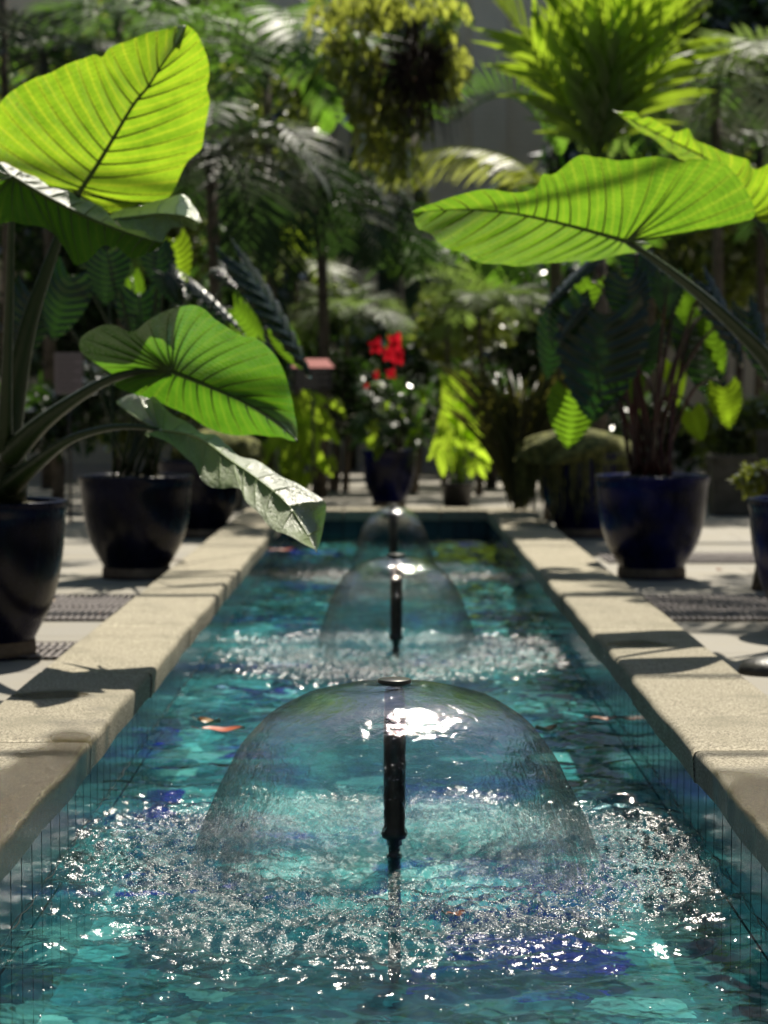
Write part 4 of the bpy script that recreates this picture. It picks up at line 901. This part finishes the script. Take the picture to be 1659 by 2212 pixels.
# hanging basket with trailing plants
c = at(905, 140, 16.9); HB = thing('hanging_basket', (c.x, 17.5, c.z), 'hanging basket with a dark spiky ball and yellow green trailing plants', 'hanging basket')
b = MB(); b.lathe([(0, -.16), (.08, -.15), (.15, -.1), (.18, 0), (.17, .01), (.15, 0)], c, 20); b.build('basket', 'strand', HB)
b = MB()
for k in range(560):
    u = V(random.gauss(0, 1), random.gauss(0, 1), random.gauss(0, 1)).normalized(); p = c + u * .12 + V(0, 0, -.05); e = p + u * ru(.06, .32); e2 = e + u * .06 + V(0, 0, -ru(.05, .35))
    b.tube([p, e, e2], [.006, .005, .002], 3, False)
b.build('spiky_strands', 'strand', HB)
for q, (cx, cy, rx, ry, n_, mt) in enumerate([(790, 25, 100, 75, 620, 'olive'), (925, 15, 80, 55, 380, 'olive'), (765, 200, 60, 130, 480, 'olive'), (860, 265, 55, 110, 420, 'bush_mid'), (965, 210, 26, 100, 260, 'olive'), (735, 110, 45, 80, 300, 'bush_mid'), (990, 110, 24, 45, 60, 'olive'), (800, 190, 50, 100, 320, 'bush_mid'), (940, 30, 60, 45, 160, 'palm_pale')]):
    b = MB()
    cl_ = [(ru(-.8, .8), ru(-.85, .85), ru(.12, .3)) for _ in range(max(4, n_ // 60))]
    for k in range(n_):
        u_, v_, w2 = random.choice(cl_); p = at(cx + rx * (u_ + random.gauss(0, w2)), cy + ry * (v_ + random.gauss(0, w2 * .8)), 17.2 + ru(-.5, .5)); L_ = ru(.07, .17); w_ = ru(.02, .045); d = V(ru(-.7, .7), ru(-.5, .5), -1).normalized(); e = d.cross(V(ru(-1, 1), ru(-1, 1), .1)).normalized() * w_
        b.add([p, p + d * L_ * .5 - e, p + d * L_, p + d * L_ * .5 + e], [(0, 1, 2, 3)])
    b.build('trailing_foliage', mt, HB, smooth=False)
b = MB()
for a in (0, 2.1, 4.2): b.tube([c + V(.17 * math.cos(a), .17 * math.sin(a), 0), c + V(0, 0, 1.3)], .006, 5)
b.tube([c + V(0, 0, 1.3), V(c.x, 17.5, 9.7)], .008, 5); b.build('chain', 'cap', HB)

# ------------------------------------------------------------------ signs, planters, dark mound
def sign(px0, py0, px1, py1, Y, mat, label, red=False, lines=5, lm='letters'):
    a, c = at(px0, py1, Y), at(px1, py0, Y); x0, x1, z0, z1_ = a.x, c.x, a.z, c.z
    r_ = thing('sign', ((x0 + x1) / 2, Y, FZ), label, 'sign')
    b = MB(); b.box((x0, Y, z0), (x1, Y + .02, z1_)); b.build('panel', mat, r_, smooth=False)
    b = MB(); b.tube([V((x0 + x1) / 2, Y + .04, FZ), V((x0 + x1) / 2, Y + .04, z1_ - .02)], .014, 8); b.build('post', 'sign', r_)
    b = MB(); h = (z1_ - z0) / (lines + 1)
    for k in range(lines):
        x = x0 + (x1 - x0) * .1; z = z1_ - h * (k + 1)
        while x < x1 - (x1 - x0) * .12 * (1 + 2 * (k % 2)):
            w_ = ru(.012, .035); b.box((x, Y - .004, z - h * .13), (x + w_, Y - .001, z + h * .13)); x += w_ + .010
    b.build('lettering', lm, r_, smooth=False)
    if red:
        b = MB(); w_ = (x1 - x0); b.add([(x0 - .02, Y + .03, z1_ + .005), (x1 + .02, Y + .03, z1_ + .005), (x1 - .05, Y + .12, z1_ + .09), (x0 + .03, Y + .12, z1_ + .09)], [(0, 1, 2, 3)]); b.build('red_cover', 'sign_red', r_, smooth=False)
sign(633, 795, 718, 842, 19.6, 'sign', 'dark plant sign with a red top left of the red flowers', True, 6)
sign(118, 762, 178, 852, 17.5, 'sign_grey', 'greyish text board behind the thick left stems', False, 8, 'sign')
for (px0, px1, py0, py1, Y, lab) in ((1545, 1640, 985, 1052, 18.5, 'low square stone planter right of the large blue pot'), (1655, 1760, 930, 1040, 19.5, 'grey stone planter at the right edge'), (420, 520, 930, 1010, 19.5, 'stone planter behind the drooping leaf')):
    a, c = at(px0, py0, Y), at(px1, py1, Y); r_ = thing('stone_planter', ((a.x + c.x) / 2, Y, FZ), lab, 'planter', 'stone planters by the shrubs')
    b = MB(); w_ = c.x - a.x; z = a.z
    P_ = [(.42, 0), (.46, .02), (.5, .9), (.53, .92), (.53, 1.0), (.46, 1.0), (.44, .8)]
    vs = []; fs = []
    for (q, h) in P_:
        for (sx_, sy_) in ((-1, -1), (1, -1), (1, 1), (-1, 1)): vs.append(((a.x + c.x) / 2 + sx_ * q * w_, Y + .3 + sy_ * q * w_, FZ + (z - FZ) * h))
    for i in range(len(P_) - 1):
        for k in range(4): fs.append((i * 4 + k, i * 4 + (k + 1) % 4, (i + 1) * 4 + (k + 1) % 4, (i + 1) * 4 + k))
    b.add(vs, fs); b.build('body', 'planter_stone', r_, smooth=False)
    b = MB(); q = .44 * w_; b.add([((a.x + c.x) / 2 - q, Y + .3 - q, FZ + (z - FZ) * .9), ((a.x + c.x) / 2 + q, Y + .3 - q, FZ + (z - FZ) * .9), ((a.x + c.x) / 2 + q, Y + .3 + q, FZ + (z - FZ) * .9), ((a.x + c.x) / 2 - q, Y + .3 + q, FZ + (z - FZ) * .9)], [(0, 1, 2, 3)]); b.build('soil', 'soil', r_, smooth=False)
Yb = 8.05; c = at(1662, 1462, Yb); c.z = FZ; b = MB()  # added dark mound standing in for a round dark patch on the paving
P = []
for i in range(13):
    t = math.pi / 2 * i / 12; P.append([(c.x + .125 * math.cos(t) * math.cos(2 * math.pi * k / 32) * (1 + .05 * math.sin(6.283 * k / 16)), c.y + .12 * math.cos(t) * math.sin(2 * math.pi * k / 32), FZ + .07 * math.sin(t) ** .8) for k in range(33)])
b.grid(P); tag(b.build('stand_in_mound', 'dark_mound', org=c), 'low dark mound standing in for a dark patch on the paving at the right edge', 'stone')
# fallen debris on the paving and coping
for i in range(26):
    sd = random.choice((-1, 1)); x, y = sd * ru(1.3, 2.3), ru(7, 15); b = MB(); a = ru(0, 6.28); L_ = ru(.03, .07)
    gleaf(b, V(x, y, FZ + .006), V(math.cos(a), math.sin(a), .02), V(0, 0, 1), L_, L_ * .5, droop=-.1, heart=0, nv=5)
    tag(b.build('fallen_leaf', random.choice(['dead_tan', 'dead_brown']), org=(x, y, FZ)), 'small dry leaf lying on the paving ' + ('right' if sd > 0 else 'left') + ' of the pool', 'leaf', 'dry leaves on the paving ' + ('right' if sd > 0 else 'left') + ' of the pool')

# ------------------------------------------------------------------ back wall, added unseen walls and rafters that block light
b = MB(); wy = 33.0
def wallbox(b, x0, x1, z0, z1_): b.box((x0, wy, z0), (x1, wy + .6, z1_))
zt = 7.9; wins = [(-1.6, 1.0)]
p0, p1 = at(815, 700, wy), at(965, 548, wy)
WX0, WX1, WZ0, WZ1 = p0.x, p1.x, p0.z, p1.z
r_ = thing('back_wall', (0, wy, FZ), 'tall tan stone wall closing the court behind the palms', 'wall')
wallbox(b, -16, WX0, FZ, zt); wallbox(b, WX1, 16, FZ, zt); wallbox(b, WX0 + .002, WX1 - .002, WZ1, zt); wallbox(b, WX0 + .002, WX1 - .002, FZ, WZ0)
b.build('masonry', 'wall', r_, smooth=False)
b = MB()
for t in range(4):
    x = WX0 + (WX1 - WX0) * t / 3; b.box((x - .04, wy + .1, WZ0), (x + .04, wy + .2, WZ1))
b.box((WX0, wy + .08, WZ1 - .28), (WX1, wy + .19, WZ1 - .002)); b.box((WX0, wy + .08, WZ0 + .002), (WX1, wy + .19, WZ0 + .1))
wf = b.build('window_frame', 'frame', r_, smooth=False)
b = MB(); b.box((WX0, wy + .22, WZ0), (WX1, wy + .25, WZ1)); b.build('pane', 'glass', wf, smooth=False)
b = MB()      # pilasters
for x in (-6.5, -3.6, -.55, 1.6, 4.6, 7.6): b.box((x - .28, wy - .18, FZ), (x + .28, wy - .003, zt + .1))
b.build('pilasters', 'wall', r_, smooth=False)
for (nm, x0, y0, x1, y1, lab) in (('unseen_side_wall', -16, -9, -15.5, 33, 'unseen side wall added on the left to block sky light'), ('unseen_side_wall', 15.5, -9, 16, 33, 'unseen side wall added on the right to block sky light'), ('unseen_rear_wall', -15.4, -9, 15.4, -8.5, 'unseen dark wall added behind the viewer to cut ambient light')):
    b = MB(); b.box((x0, y0, FZ), (x1, y1, 9.4)); tag(b.build(nm, 'unseen_wall', smooth=False, org=((x0 + x1) / 2, (y0 + y1) / 2, FZ)), lab, 'wall')  # unseen walls added to block ambient light, dark so they bounce little
r_ = thing('shadow_rafters', (0, 12, 9.7), 'unseen white rafters added overhead to cast shadow bands on the coping', 'shadow rafters')  # unseen bars added overhead, spaced for the shadow bands they cast
b = MB()
y = -8.2; k = 0
while y < 33:
    b.box((-15.4, y, 9.75), (15.4, y + (.035 if k % 3 else .11), 9.80)); y += (1.13, 2.3, 1.6, 2.9)[k % 4]; k += 1
b.build('rafters', 'rafter', r_, smooth=False)
b = MB()
for x in (-12, -6.4, 6.1, 12): b.box((x - .03, -8.4, 9.6), (x + .03, 33, 9.74))
b.build('shadow_purlins', 'rafter', r_, smooth=False)
